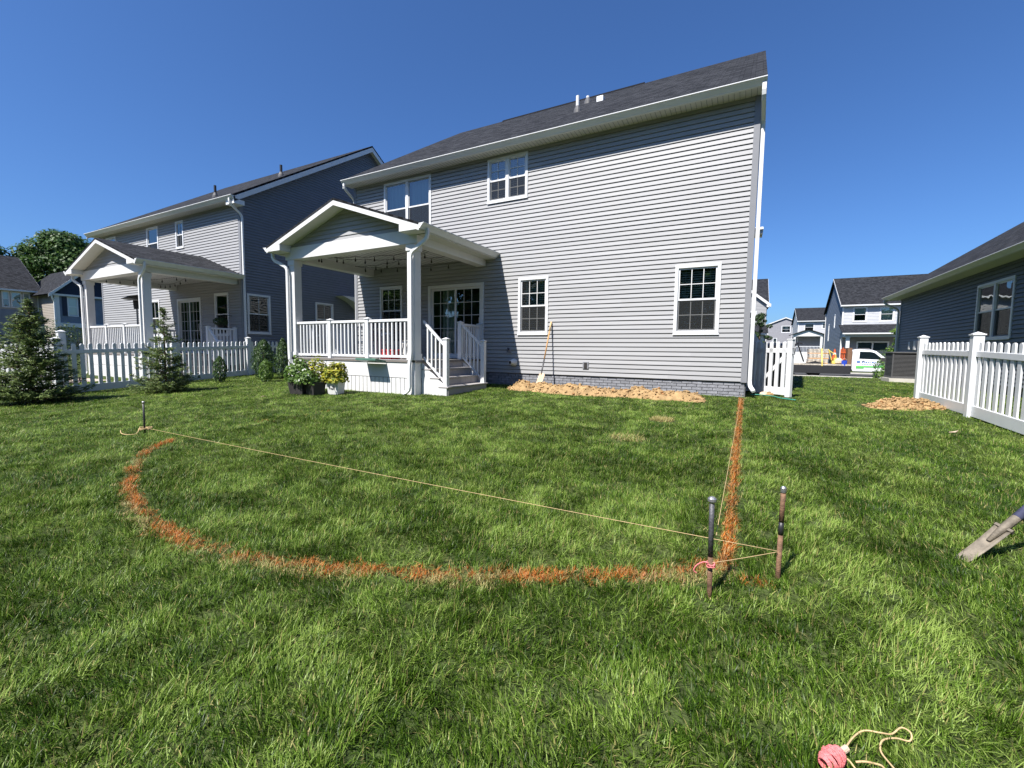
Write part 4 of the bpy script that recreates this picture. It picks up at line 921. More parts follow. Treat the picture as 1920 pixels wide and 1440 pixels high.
# ------------------------------------------------------------------ dug soil
def heap(name, label, path, wd, ht, seed, mats=('clay', 'clay', 'clay_dark'), nclod=420):
    P = [np.array(p, float) for p in path]; c = np.mean(P, 0); t = thing(name, (c[0], c[1], gh(c[0], c[1])), label, 'soil')
    x0, x1 = min(p[0] for p in P)-wd*1.3, max(p[0] for p in P)+wd*1.3; y0, y1 = min(p[1] for p in P)-wd*1.3, max(p[1] for p in P)+wd*1.3
    nx_, ny_ = int((x1-x0)/.035), int((y1-y0)/.035); xs, ys = np.meshgrid(np.linspace(x0, x1, nx_), np.linspace(y0, y1, ny_))
    d = np.full(xs.shape, 9.0); tt = np.zeros(xs.shape)
    for i, (a, b) in enumerate(zip(P, P[1:])):
        ab = b-a; s = np.clip(((xs-a[0])*ab[0]+(ys-a[1])*ab[1])/(ab@ab), 0, 1); q = np.hypot(xs-a[0]-s*ab[0], ys-a[1]-s*ab[1]); tt = np.where(q < d, i+s, tt); d = np.minimum(d, q)
    wv = wd*(.65+.7*fbm(xs*1.6, ys*1.6, seed)); hgt = ht*np.clip(1-(d/wv)**2, -.4, 1)*(.55+.9*fbm(xs*2.5, ys*2.5, seed+5)); hgt += (fbm(xs*6.3+ys*2.7, ys*6.3-xs*2.7, seed+9, 4)-.5)*.15*np.clip(1.2-d/wv, 0, 1)+(fbm(xs*4, ys*4, seed+3)-.5)*.14*np.clip(1.2-d/wv, 0, 1)
    g_ = np.vectorize(gh)(xs, ys); Z = g_+hgt-.01; V = np.stack([xs, ys, Z], -1).reshape(-1, 3)
    idx = np.arange(nx_*ny_).reshape(ny_, nx_); F = np.stack([idx[:-1, :-1], idx[:-1, 1:], idx[1:, 1:], idx[1:, :-1]], -1).reshape(-1, 4)
    keep = (V[F][:, :, 2]-np.repeat(g_.reshape(-1)[F][:, :, None], 1, 2)[:, :, 0]).max(1) > -.03
    o = bpy.data.objects.new('mound', arr_mesh('mound', V, F[keep], MT[mats[0]])); link(o, t)
    for p in o.data.polygons: p.use_smooth = True
    ok = np.argwhere(hgt > .012); CV, CF, n = [], [], 0
    ico = bmesh.new(); bmesh.ops.create_icosphere(ico, subdivisions=1, radius=1); bv = np.array([v.co[:] for v in ico.verts]); bf = np.array([[v.index for v in f.verts] for f in ico.faces]); ico.free()
    for mi, mt in enumerate(mats):
        CV, CF, n = [], [], 0
        for k in range(nclod if mi < 2 else nclod//3):
            j, i = ok[rng.integers(len(ok))]; s = .007+.034*rng.random()**3.2; vv = bv*(1+rng.normal(0, .16, (len(bv), 1)))*np.array((1, rng.uniform(.6, 1), rng.uniform(.5, .8)))*s
            a = rng.uniform(0, 6.28); vv = vv@np.array(((math.cos(a), -math.sin(a), 0), (math.sin(a), math.cos(a), 0), (0, 0, 1)))
            CV.append(vv+np.array((xs[j, i]+rng.uniform(-.03, .03), ys[j, i]+rng.uniform(-.03, .03), Z[j, i]+s*.25))); CF.append(bf+n); n += len(bv)
        o = bpy.data.objects.new('clods', arr_mesh('clods', np.concatenate(CV), np.concatenate(CF), MT[mt])); link(o, t); o['kind'] = 'stuff'
    return t
heap('soil_heap', 'long heap of tan dug soil along the foot of the house wall', [(-4.75, -.75), (-4.1, -.80), (-3.2, -.95), (-2.3, -.80), (-1.5, -.85), (-1.0, -.80)], .40, .15, 4, nclod=700)
heap('soil_heap', 'small flat heap of tan soil at the end of the right fence', [(2.22, -.33), (2.5, -.2), (2.76, -.06)], .34, .12, 21, nclod=420)
def rock(label, x, y, s, mat, name='stone', z=None, flat=.6, group=None):
    bmh = bmesh.new(); bmesh.ops.create_icosphere(bmh, subdivisions=2, radius=s)
    for v in bmh.verts: v.co = Vector((v.co.x*random.uniform(.88, 1.1), v.co.y*random.uniform(.88, 1.1), v.co.z*flat*random.uniform(.9, 1.1)))
    me = bpy.data.meshes.new(name); bmh.to_mesh(me); bmh.free(); me.materials.append(MT[mat]); o = bpy.data.objects.new(name, me); o.location = (x, y, (gh(x, y) if z is None else z)+s*flat*.55); link(o); return tag(o, label, 'stone', group)
rock('pale stone at the foot of the first right fence post', 2.93, -.02, .075, 'stone_pale'); rock('flat tan stone lying by the small soil heap', 2.86, -.25, .06, 'stone_pale', flat=.35)
rock('white and tan stone at the house corner by the gate', .36, .62, .10, 'stone_pale'); rock('brown clay lump beside the corner downspout', .47, .60, .09, 'clay'); rock('pale round stone on the clay by the gate', .44, .70, .06, 'white', z=gh(0, .7)+.08)
for nm, lb, x, y, w_, mt in (('leaf_scrap', 'tan scrap lying on the lawn left of the planters', -8.72, -4.75, .17, 'stone_pale'), ('leaf_scrap', 'small tan scrap on the lawn near the right fence', 2.28, -2.95, .08, 'stone_pale')):
    m = MB(Matrix.Translation((x, y, gh(x, y)+.065)) @ Matrix.Rotation(R(-25), 4, 'Z')); m.add([(-w_/2, -.03, 0), (w_*.3, -.05, .01), (w_/2, .0, .03), (w_*.2, .05, .015), (-w_*.3, .04, .0), (-w_/2, -.03, .006), (w_*.3, -.05, .016), (w_/2, .0, .036), (w_*.2, .05, .021), (-w_*.3, .04, .006)], [(4, 3, 2, 1, 0), (5, 6, 7, 8, 9)]+[(i, (i+1) % 5, 5+(i+1) % 5, 5+i) for i in range(5)]); tag(m.build(nm, MT[mt]), lb, 'scrap')
cord('garden_hose', 'green hose lying in grass at the house corner', [(.10, .30, .04), (.30, .25, .05), (.5, .05, .05), (.62, -.25, .045), (.85, -.45, .04)], .011, 'hose', 'hose', seg=5)

# ------------------------------------------------------------------ on and around the porch
sg = thing('string_lights', (-8.4, -1.4, 3.3), 'dark string of hanging bulbs under the main porch ceiling', 'string lights')
bl = MB(); bl.lathe([(.009, .0), (.010, -.035), (.013, -.045), (.022, -.07), (.022, -.085), (.012, -.105)], 8); bme = bl.mesh('bulb', MT['black_plastic'], True)
m = MB()
runs = [((-10.25, -2.5, 3.33), (-6.72, -1.7, 3.33)), ((-6.72, -1.7, 3.33), (-10.25, -.9, 3.33)), ((-10.25, -.9, 3.33), (-6.7, -.35, 3.30)), ((-10.25, -2.5, 3.33), (-6.72, -.9, 3.33))]
for a, b in runs:
    a, b = Vector(a), Vector(b); P = [a.lerp(b, k/20)-Vector((0, 0, .10*4*(k/20)*(1-k/20)+.03*abs(math.sin(k*.8)))) for k in range(21)]
    m.tube(P, .006, 5)
    for k in range(2, 20, 3): inst('bulb', bme, P[k]-Vector((0, 0, .02)), sg)
m.build('cable', MT['black_plastic'], sg)
m = MB(Matrix.Translation((-7.35, -2.55, .67))); m.box(-.17, .17, -.15, .15, .001, .19).box(-.18, .18, -.16, .16, .19, .23); o = m.build('cooler', MT['red'], bevel=.02); tag(o, 'red cooler behind the porch railing', 'cooler')
m = MB(Matrix.Translation((-6.92, -2.45, .67)) @ Matrix.Rotation(R(-12), 4, 'X'))
V = []; n = 8
for i in range(n+1):
    for j in range(n+1):
        u, v = i/n*2-1, j/n*2-1; b = max(0, (1-u**4)*(1-v**4))**.5; V.append((u*.24, -.08*b, .24+v*.22))
for i in range(n+1):
    for j in range(n+1):
        u, v = i/n*2-1, j/n*2-1; b = max(0, (1-u**4)*(1-v**4))**.5; V.append((u*.24, .08*b, .24+v*.22))
q = (n+1)**2; m.add(V, [(i*(n+1)+j, (i+1)*(n+1)+j, (i+1)*(n+1)+j+1, i*(n+1)+j+1) for i in range(n) for j in range(n)]+[(q+i*(n+1)+j, q+i*(n+1)+j+1, q+(i+1)*(n+1)+j+1, q+(i+1)*(n+1)+j) for i in range(n) for j in range(n)])
tag(m.build('cushion', MT['pattern'], smooth=True), 'black and white patterned cushion behind the porch railing', 'cushion')
def chair(label, x, y, z, deg, mat='black_metal', seat='trim_grey'):
    t = thing('patio_chair', (x, y, z), label, 'chair'); M = frame(x, y, z, deg)
    for a in (-.24, .24):
        for b in (-.24, .24): m = MB(M); m.tube([(a, b, 0), (a, b*.95, .42 if b < 0 else .95)], .014, 6); m.build('leg', MT[mat], t)
        m = MB(M); m.tube([(a, -.24, .42), (a, -.24, .62), (a, .22, .64)], .014, 6); m.build('armrest', MT[mat], t)
    m = MB(M); m.box(-.25, .25, -.26, .25, .38, .46); m.build('seat', MT[seat], t, bevel=.02)
    m = MB(M); m.box(-.25, .25, .20, .26, .46, .98); m.build('backrest', MT[mat], t, bevel=.01); return t
chair('dark metal chair on the main porch beside the sliding door', -8.55, -1.0, .67, 20); chair('dark metal chair on the main porch by the left window', -9.6, -1.1, .67, -15)
tt = thing('patio_table', (-8.0, -1.9, .67), 'small dark table behind the middle bay of the porch railing', 'table')
m = MB(Matrix.Translation((-8.0, -1.9, .67))); m.lathe([(.38, .70), (.39, .71), (.39, .73), (.38, .74)], 24); m.build('table_top', MT['black_metal'], tt)
for k in range(3): a = k*2.1; m = MB(); m.tube([(-8.0+.28*math.cos(a), -1.9+.28*math.sin(a), .67), (-8.0+.2*math.cos(a), -1.9+.2*math.sin(a), 1.38)], .014, 6); m.build('leg', MT['black_metal'], tt)
# green tray hooked on the porch rim
m = MB(Matrix.Translation((-7.55, -2.83, .60)) @ Matrix.Rotation(R(-10), 4, 'X')); m.box(-.31, .31, -.30, .02, 0, .018).box(-.31, .31, -.30, -.285, .018, .05).box(-.31, -.295, -.285, .02, .018, .05).box(.295, .31, -.285, .02, .018, .05)
tag(m.build('green_tray', MT['green_plastic'], bevel=.005), 'green plastic tray sticking out below the porch railing', 'tray')
# neighbour's porch: heater, hanging basket, planter
ph = thing('patio_heater', (-19.75, -2.45, .67), 'dark mushroom shaped patio heater on the left porch', 'heater'); M = Matrix.Translation((-19.75, -2.45, .67))
m = MB(M); m.lathe([(.24, 0), (.24, .06), (.22, .62), (.12, .70), (.03, .74)], 18); m.build('base', MT['black_metal'], ph)
m = MB(M); m.lathe([(.028, .72), (.028, 1.62)], 10); m.build('pole', MT['steel_head'], ph)
m = MB(M); m.lathe([(.09, 1.60), (.11, 1.85), (.10, 1.90)], 14); m.build('burner', MT['black_metal'], ph)
m = MB(M); m.lathe([(.42, 1.93), (.43, 1.94), (.22, 2.05), (.05, 2.09)], 24); m.build('reflector', MT['black_metal'], ph)
hb = thing('hanging_basket', (-17.3, -1.2, 1.9), 'dark hanging flower basket by the left house window', 'basket'); m = MB(Matrix.Translation((-16.65, -1.25, 1.62)))
m.lathe([(.07, 0), (.16, .14), (.17, .15)], 12); m.build('bowl', MT['black_plastic'], hb)
m = MB(); m.tube([(-16.65, -.83, 2.05), (-16.65, -1.25, 2.1), (-16.65, -1.25, 1.77)], .008, 5); m.build('bracket', MT['black_metal'], hb)
d = rng.normal(0, 1, (420, 3)); d /= np.linalg.norm(d, axis=1)[:, None]; V, F, r = leaves(np.array((-16.65, -1.25, 1.82))+d*np.array((.22, .22, .15)), d, .06, .6, .4); leafobj('foliage', 'leaf_dark', hb, V, F, r)
sg2 = thing('string_lights', (-18.4, -3.0, 3.3), 'dark string of bulbs hanging inside the left porch', 'string lights'); m = MB()
for a, b in (((-20.4, -3.3, 3.30), (-16.5, -2.2, 3.33)), ((-20.4, -1.5, 3.33), (-16.5, -2.2, 3.33))):
    a, b = Vector(a), Vector(b); P = [a.lerp(b, k/20)-Vector((0, 0, .14*4*(k/20)*(1-k/20))) for k in range(21)]; m.tube(P, .006, 5)
    for k in range(2, 20, 3): inst('bulb', bme, P[k]-Vector((0, 0, .02)), sg2)
m.build('cable', MT['black_plastic'], sg2)
m = MB(Matrix.Translation((-19.0, -6.2, gh(0, -6.2)))); m.box(-1.5, 1.5, -.35, .35, 0, .62).box(-1.6, 1.6, -.42, .42, .62, .70); tag(m.build('garden_bench', MT['bag'], bevel=.01), 'low stone garden bench seen through the left fence pickets', 'bench')
shrub('shrub', 'dark shrub behind the left fence near the porch stairs', -17.6, -5.4, .95, .55, 1500, 'leaf_dark')
shrub('shrub', 'dark tall shrub under the far left house window', -26.5, -2.8, 2.0, 1.5, 3500, 'leaf_dark', .09)
shrub('shrub', 'dark green shrub behind the left porch railing', -24.5, -.5, 1.7, 1.0, 2500, 'leaf_dark', .09)
tree('tree', 'bright green small tree seen between left porch columns', -31, 4.0, 4.2, 1.9, leaf=.14, ncl=40, per=200, mat='leaf_shrub')

# ------------------------------------------------------------------ simple houses further off
def simple_wall(parent, M, w, z0, z1, mat, ops=[], lap=.15):
    m = MB(M); m.box(0, w, .02, .04, z0, z0+.05); sw = m.build('wall', MT[mat], parent); n = int((z1-z0)/lap)+1
    jm = MB(M)
    for r in range(n):
        a = z0+r*lap; b = min(a+lap, z1)
        for (p, q) in segs(a, b, 0, w, ops): jm.add([(p, 0, a), (q, 0, a), (q, -.022, a+.004), (p, -.022, a+.004), (p, -.003, b), (q, -.003, b)], [(0, 1, 2, 3)[::-1], (3, 2, 5, 4)])
    o = jm.build('siding', MT[mat], sw); o['kind'] = 'stuff'; return sw
def gable_fill(parent, M, w, z0, h, mat):
    m = MB(M); n = max(3, int(h/.15))
    for r in range(n):
        a, b = z0+h*r/n, z0+h*(r+1)/n; i0, i1 = w/2*r/n, w/2*(r+1)/n
        m.add([(i0, 0, a), (w-i0, 0, a), (w-i0, -.022, a+.004), (i0, -.022, a+.004), (i1, -.003, b), (w-i1, -.003, b)], [(3, 2, 1, 0), (3, 2, 5, 4)])
    o = m.build('gable', MT[mat], parent); o['kind'] = 'stuff'
def box_house(label, x, y, w, d, ze, pit, deg, front, side, fops, sops, ridge='x', zg=-.62, ov=.35, right_ops=[], fc=.11):
    """front faces local -y; ridge along local x (eaves in front) or y (gable in front)"""
    t = thing('house', (x, y, zg), label, 'house'); M = frame(x, y, zg, deg)
    m = MB(M); m.box(.05, w-.05, .36, d-.05, -1, ze-.05); m.build('house_body', MT['interior'], t)
    simple_wall(t, M, w, 0, ze, front, fops)
    Ml = M @ Matrix.Translation((0, d, 0)) @ Matrix.Rotation(R(-90), 4, 'Z'); simple_wall(t, Ml, d, 0, ze, side, sops)
    Mrr = M @ Matrix.Translation((w, 0, 0)) @ Matrix.Rotation(R(90), 4, 'Z'); simple_wall(t, Mrr, d, 0, ze, side, right_ops)
    for q in fops: window(t, M, *q, gx=1, gz=1, blind='shade', cas=fc, screen=False)
    for q in sops: window(t, Ml, *q, gx=1, gz=1, blind='shade', cas=.10, screen=False)
    for q in right_ops: window(t, Mrr, *q, gx=1, gz=1, blind='shade', cas=.10, screen=False)
    for cx_, cy_ in ((0, 0), (w, 0), (0, d)): m = MB(M); m.box(cx_-.07, cx_+.07, cy_-.07, cy_+.07, 0, ze); m.build('corner_board', MT['white'], t)
    z = ze+.02
    if ridge == 'x':
        rh = pit*(d/2+ov); zr_ = z-pit*ov*0+rh
        quadroof('roof', t, M, (-.25, -ov, z), (w+.25, -ov, z), (w+.25, d/2, zr_), (-.25, d/2, zr_), .1); quadroof('roof', t, M, (w+.25, d+ov, z), (-.25, d+ov, z), (-.25, d/2, zr_), (w+.25, d/2, zr_), .1)
        gable_fill(t, Ml, d, ze, pit*d/2, side); gable_fill(t, Mrr, d, ze, pit*d/2, side)
        m = MB(M); m.box(-.25, w+.25, -ov-.10, -ov, z-.12, z+.01); m.build('gutter', MT['gutter'], t)
        m = MB(M)
        for xx in (-.27, w+.25): m.prism([(-ov, z-.02), (d/2, zr_-.02), (d/2, zr_-.24), (-ov, z-.2)], xx, xx+.02, 'x')
        m.box(-.25, w+.25, -ov, 0, z-.13, z-.11); m.build('rake_board', MT['white'], t)
    else:
        rh = pit*(w/2+ov)
        quadroof('roof', t, M, (-ov, d, z), (-ov, -.25, z), (w/2, -.25, z+rh), (w/2, d, z+rh), .1); quadroof('roof', t, M, (w+ov, -.25, z), (w+ov, d, z), (w/2, d, z+rh), (w/2, -.25, z+rh), .1)
        gable_fill(t, M, w, ze, pit*w/2, front)
        m = MB(M)
        for s in (0, 1):
            a = -ov if s == 0 else w+ov; pts = [(a, z-.02), (w/2, z+rh-.02), (w/2, z+rh-.24), (a, z-.22)]; m.prism(pts, -.27, -.25, 'y')
        m.build('rake_board', MT['white'], t)
        m = MB(M); m.box(-ov-.1, -ov, -.25, d, z-.12, z+.01).box(w+ov, w+ov+.1, -.25, d, z-.12, z+.01); m.build('gutter', MT['gutter'], t)
    return t, M
def front_porch(t, M, x0, x1, dp, zf, zr0, zr1, cols, mat='shingle'):
    m = MB(M); m.box(x0, x1, -dp, 0, 0, zf); m.build('porch_floor', MT['concrete'], t)
    m = MB(M); m.box(x0, x1, -dp, -dp+.25, zr0-.35, zr0); m.box(x0, x0+.25, -dp+.25, 0, zr0-.35, zr0); m.box(x1-.25, x1, -dp+.25, 0, zr0-.35, zr0); m.build('porch_beam', MT['white'], t)
    for c in cols: m = MB(M); m.box(c-.15, c+.15, -dp+.01, -dp+.31, zf, zr0-.35); m.box(c-.19, c+.19, -dp-.03, -dp+.35, zr0-.45, zr0-.352); m.build('porch_column', MT['white'], t)
    quadroof('porch_roof', t, M, (x0-.3, -dp-.35, zr0), (x1+.3, -dp-.35, zr0), (x1+.3, 0, zr1), (x0-.3, 0, zr1), .08)
    m = MB(M); m.box(x0-.3, x1+.3, -dp-.45, -dp-.35, zr0-.1, zr0+.02); m.build('porch_gutter', MT['gutter'], t)
# house D across the street, large roof to the street, porch
hd, MD = box_house('large white fronted house with big dark roof behind the truck', 9.0, 47.6, 14.5, 11, 6.75, .62, 0, 'siding_white', 'siding_blue', [(.85, 2.05, 5.0, 6.55), (3.05, 4.25, 5.0, 6.55), (7.5, 8.7, 5.0, 6.55), (1.3, 4.0, 1.0, 3.0)], [(2.5, 3.1, 3.2, 5.3), (6.2, 6.8, 4.6, 6.2)])
front_porch(hd, MD, 0, 14, 2.0, .5, 3.75, 4.75, (.25, 5.6, 10.5))
m = MB(MD); m.box(0.1, 6.5, -.035, -.025, .5, 3.4); m.build('porch_wall', MT['siding_grey'], hd)
window(hd, MD @ Matrix.Translation((0, -.045, 0)), 1.3, 4.0, 1.0, 3.0, units=2, gx=1, gz=1, blind='shade', cas=.12, screen=False, name='porch_window')
# house C, white, with small gabled porch
hc, MC = box_house('white two-storey house with small gabled back porch beyond the truck', 8.3, 84, 11, 11, 7.5, .48, 0, 'siding_white', 'siding_white', [(.9, 2.4, 5.7, 7.1), (3.5, 4.6, 6.1, 7.1), (3.6, 4.6, 1.6, 3.4)], [])
m = MB(MC); m.box(-.9, 3.4, -3.0, 0, 0, 2.0); m.build('porch_base', MT['white'], hc)
for c in (-.7, 3.2): m = MB(MC); m.box(c-.16, c+.16, -2.95, -2.65, 2.0, 4.7); m.build('porch_column', MT['white'], hc)
m = MB(MC); m.box(-.9, 3.4, -3.0, -2.75, 4.7, 5.0); m.prism([(-1.0, 5.0), (3.5, 5.0), (1.25, 5.75)], -3.0, -2.9, 'y'); m.build('porch_beam', MT['white'], hc)
quadroof('porch_roof', hc, MC, (-1.4, 0, 4.95), (-1.4, -3.3, 4.95), (1.25, -3.3, 5.95), (1.25, 0, 5.95), .1); quadroof('porch_roof', hc, MC, (3.9, -3.3, 4.95), (3.9, 0, 4.95), (1.25, 0, 5.95), (1.25, -3.3, 5.95), .1)
m = MB(MC); m.box(-.8, 3.3, -.06, -.03, 2.0, 4.7); m.build('porch_wall', MT['siding_grey'], hc)
m = MB(MC); m.box(-.7, 3.2, -2.9, -2.85, 2.9, 3.0); [m.box(-.7+.2*k, -.65+.2*k, -2.9, -2.86, 2.05, 2.9) for k in range(20)]; m.build('porch_railing', MT['white_vinyl'], hc)
# house B, grey gable end
hb_, MB_ = box_house('grey gable ended house with small paired windows beyond the gate', 3.9, 100, 7, 12, 7.8, .42, 0, 'siding_grey', 'siding_grey', [(2.8, 4.5, 6.1, 7.6), (1.3, 2.1, 3.3, 5.0), (5.2, 6.0, 3.3, 5.0)], [], ridge='y')
# house A just past the main house corner: street-side roof with a front gable wing
ha, MA = box_house('light grey house with white rake seen past the right corner of the main house', -10.2, 45, 12, 13, 6.9, .54, 0, 'siding', 'siding', [], [], ridge='x')
m = MB(MA); m.box(4.0, 11.95, -1.0, 0, 0, 6.85); m.build('wing_body', MT['siding'], ha)
MA2 = MA @ Matrix.Translation((3.9, -1.05, 0)); simple_wall(ha, MA2, 8.1, 0, 6.85, 'siding', []); gable_fill(ha, MA2, 8.1, 6.85, 3.4, 'siding')
window(ha, MA2 @ Matrix.Translation((0, -.04, 0)), 6.3, 7.2, 4.6, 6.1, gx=1, gz=1, blind='shade', cas=.11, screen=False)
quadroof('wing_roof', ha, MA2, (-.35, 6, 6.85), (-.35, -.3, 6.85), (4.05, -.3, 10.5), (4.05, 6, 10.5), .1); quadroof('wing_roof', ha, MA2, (8.45, -.3, 6.85), (8.45, 6, 6.85), (4.05, 6, 10.5), (4.05, -.3, 10.5), .1)
m = MB(MA2); m.prism([(8.45, 6.83), (4.05, 10.48), (4.05, 10.18), (8.45, 6.5)], -.33, -.30, 'y').prism([(-.35, 6.83), (4.05, 10.48), (4.05, 10.18), (-.35, 6.5)], -.33, -.30, 'y').box(8.1, 8.5, -.3, 0, 6.5, 6.85); m.build('rake_board', MT['white'], ha)
front_porch(ha, MA2, 3, 8.0, 2.0, .4, 3.6, 4.6, (7.8, 4.5))
tree('tree', 'dark small tree in front of the light grey corner house', 1.2, 40.0, 5.6, 1.0, leaf=.13, ncl=34, per=170, mat='leaf_dark')
# shrubs along house D and right house
for i, (lb, x, y, h, r_, mt) in enumerate((('round green shrub behind the truck cab roof', 11.5, 44.6, 1.9, 1.2, 'leaf_dark'), ('light green shrub right of the truck cab', 9.8, 33.5, 1.9, 1.1, 'leaf_shrub'), ('low dark shrub in front of the far house porch', 13.2, 44.5, 2.2, 1.3, 'leaf_dark'), ('leafy shrub beside the air conditioner', 6.9, 20.5, 1.35, .65, 'leaf_shrub'), ('reddish dark shrub beneath the far porch window', 9.9, 44.8, 1.5, .8, 'leaf_dark'))):
    shrub('shrub', lb, x, y, h, r_, 1500, mt, .10)
tree('young_tree', 'slender young tree beside the right house front corner', 7.0, 17.6, 3.3, .75, leaf=.12, ncl=30, per=90, mat='leaf_shrub', base=.22)

# ------------------------------------------------------------------ far left house and the wood behind
FX = -60.0
fl, MF = box_house('beige and dark grey house with long dark roof at far left', FX, -14, 19.7, 11, 6.15, .63, 90, 'siding_beige', 'siding_beige', [(17.36, 17.86, 4.55, 6.0), (17.92, 18.62, 4.55, 6.0), (18.68, 19.18, 4.55, 6.0), (17.36, 17.80, 1.85, 3.25), (18.0, 18.75, 1.85, 3.40), (15.2, 16.6, 4.55, 6.0)], [], zg=-.2, ov=.5, fc=.06)
m = MB(MF); m.box(0, 19.6, -.05, -.028, .0, 4.35); m.build('lower_cladding', MT['siding_blue'], fl)
wg = thing('house_wing', (FX+4, 8, -.2), 'dark blue gabled house wing with shutters beside the beige house', 'house'); MW = frame(FX+4.1, 5.7, -.2, 90); WW = 4.7
m = MB(MW); m.box(.05, WW-.05, .36, 9, -1, 5.7); m.build('wing_body', MT['interior'], wg)
simple_wall(wg, MW, WW, 3.2, 5.8, 'siding_blue', [(.80, 1.55, 3.85, 5.6)]); window(wg, MW, .80, 1.55, 3.85, 5.6, gx=1, gz=1, blind='shade', cas=.07, screen=False)
for a in (.44, 1.58): m = MB(MW); m.box(a, a+.32, -.06, -.03, 3.85, 5.6); m.build('shutter', MT['shutter'], wg)
m = MB(MW); m.box(0, WW, .02, .05, 0, 2.8); m.build('lower_wall', MT['brick'], wg)
m = MB(MW); m.box(-.05, WW, -.12, .02, 2.8, 3.2).box(-.05, .26, -.06, 0, 3.2, 5.8).box(-.2, WW+.2, -.3, 0, 5.65, 5.82); m.build('trim_band', MT['white'], wg)
Mw2 = MW @ Matrix.Translation((0, 4.2, 0)) @ Matrix.Rotation(R(-90), 4, 'Z'); simple_wall(wg, Mw2, 4.2, 0, 5.9, 'siding_beige')
gable_fill(wg, MW, WW, 5.82, 2.3, 'shutter')
quadroof('roof', wg, MW, (-.55, 9, 5.75), (-.55, -.45, 5.75), (WW/2, -.45, 8.6), (WW/2, 9, 8.6), .1); quadroof('roof', wg, MW, (WW+.55, -.45, 5.75), (WW+.55, 9, 5.75), (WW/2, 9, 8.6), (WW/2, -.45, 8.6), .1)
m = MB(MW); m.prism([(-.55, 5.73), (WW/2, 8.58), (WW/2, 8.30), (-.55, 5.45)], -.48, -.45, 'y').prism([(WW+.55, 5.73), (WW/2, 8.58), (WW/2, 8.30), (WW+.55, 5.45)], -.48, -.45, 'y'); m.build('rake_board', MT['white'], wg)
downspout(wg, MW, [(-.3, -.3, 5.7), (-.3, -.3, 5.5), (-.08, -.1, 5.1), (-.08, -.1, 0)], .12, .09)
shrub('shrub', 'dark hedge shrub in front of the far left house wing', -50.5, 10.0, 2.6, 2.2, 2600, 'leaf_dark', .16)
for i, (x, y, h, r_) in enumerate(((-86, 4, 17.5, 6.0), (-84, 15, 16.6, 5.5), (-88, -6, 15.6, 6.5), (-85, 24, 14.5, 5))):
    tree('broadleaf_tree', ('tall broadleaf tree rising above the far left roof', 'broadleaf tree between the far left roof and left house', 'broadleaf tree at the left edge behind the far roof', 'lower broadleaf tree just behind the left house eave')[i], x, y, h, r_, leaf=.40, ncl=170, per=230, mat='leaf_tree', z=-.3)

# ------------------------------------------------------------------ air conditioner by the right house
ac = thing('air_conditioner', (4.85, 9.4, 0), 'dark grey louvred air conditioner unit beside the right house', 'air conditioner'); MA_ = frame(4.85, 9.45, 0, 0)
m = MB(MA_); m.box(-.50, .50, -.50, .50, .0, .13); m.build('pad', MT['concrete'], ac)
m = MB(MA_); m.box(-.40, .40, -.40, .40, .13, .98); m.build('core', MT['dark'], ac)
m = MB(MA_)
for k in range(17):
    z = .20+k*.044
    for q in ((-.43, .43, -.43, -.405), (-.43, .43, .405, .43), (-.43, -.405, -.405, .405), (.405, .43, -.405, .405)): m.box(*q, z, z+.026)
lo = m.build('louvres', MT['ac_grey'], ac); 
m = MB(MA_); m.box(-.45, .45, -.45, .45, .98, 1.03).box(-.44, .44, -.44, .44, .125, .19)
for a in (-.435, .395):
    for b in (-.435, .395): m.box(a, a+.04, b, b+.04, .19, .98)
m.build('casing', MT['ac_grey'], ac, bevel=.01)
for q in ((.22, .36, -.446, -.432, .40, .56), (.26, .36, -.446, -.432, .78, .90)): m = MB(MA_); m.box(*q); m.build('data_plate', MT['white'], ac)
bx_ = thing('utility_box', (4.9, 10.2, 0), 'white meter boxes on the wall above the air conditioner', 'utility box')
for (x, z, w_, h) in ((12.6-10.35, 1.1, .22, .34), (12.6-10.9, 1.12, .16, .30)): m = MB(MR); m.box(x, x+w_, -.14, -.02, z, z+h); m.build('box', MT['white'], bx_, bevel=.02)

# ------------------------------------------------------------------ flatbed truck in the street
TY, TG = 27.9, -.608
tk = thing('flatbed_truck', (5.5, TY, TG), 'white cab flatbed work truck with green door stripe in the street', 'truck')
cab = [(6.45, .55), (6.42, 1.05), (6.46, 1.80), (6.60, 1.90), (7.45, 1.88), (7.72, 1.78), (8.35, 1.22), (9.35, 1.10), (9.62, .98), (9.68, .50), (9.30, .42), (9.18, .66), (8.86, .76), (8.54, .66), (8.42, .40), (6.5, .40)]
m = MB(Matrix.Translation((0, 0, TG))); m.prism(cab, TY-.98, TY+.98, 'y'); cb = m.build('cab', MT['truck_white'], tk, bevel=.05)
yo = TY-.995
m = MB(Matrix.Translation((0, 0, TG))); m.prism([(6.82, 1.28), (6.84, 1.76), (7.38, 1.75), (7.62, 1.68), (8.10, 1.24)], yo, yo+.02, 'y'); m.build('side_window', MT['glass_car'], tk)
m = MB(Matrix.Translation((0, 0, TG))); m.prism([(6.85, 1.31), (6.87, 1.73), (7.38, 1.72), (7.58, 1.65), (8.0, 1.27)], yo+.022, yo+.03, 'y'); m.build('window_interior', MT['interior'], tk)
m = MB(Matrix.Translation((0, 0, TG))); m.box(7.92, 8.16, yo-.20, yo-.02, 1.12, 1.36).box(7.98, 8.10, yo-.03, yo, 1.10, 1.20); m.build('mirror', MT['black_plastic'], tk, bevel=.03)
m = MB(Matrix.Translation((0, 0, TG))); m.box(6.98, 7.12, yo-.012, yo, 1.10, 1.15); m.build('door_handle', MT['black_plastic'], tk)
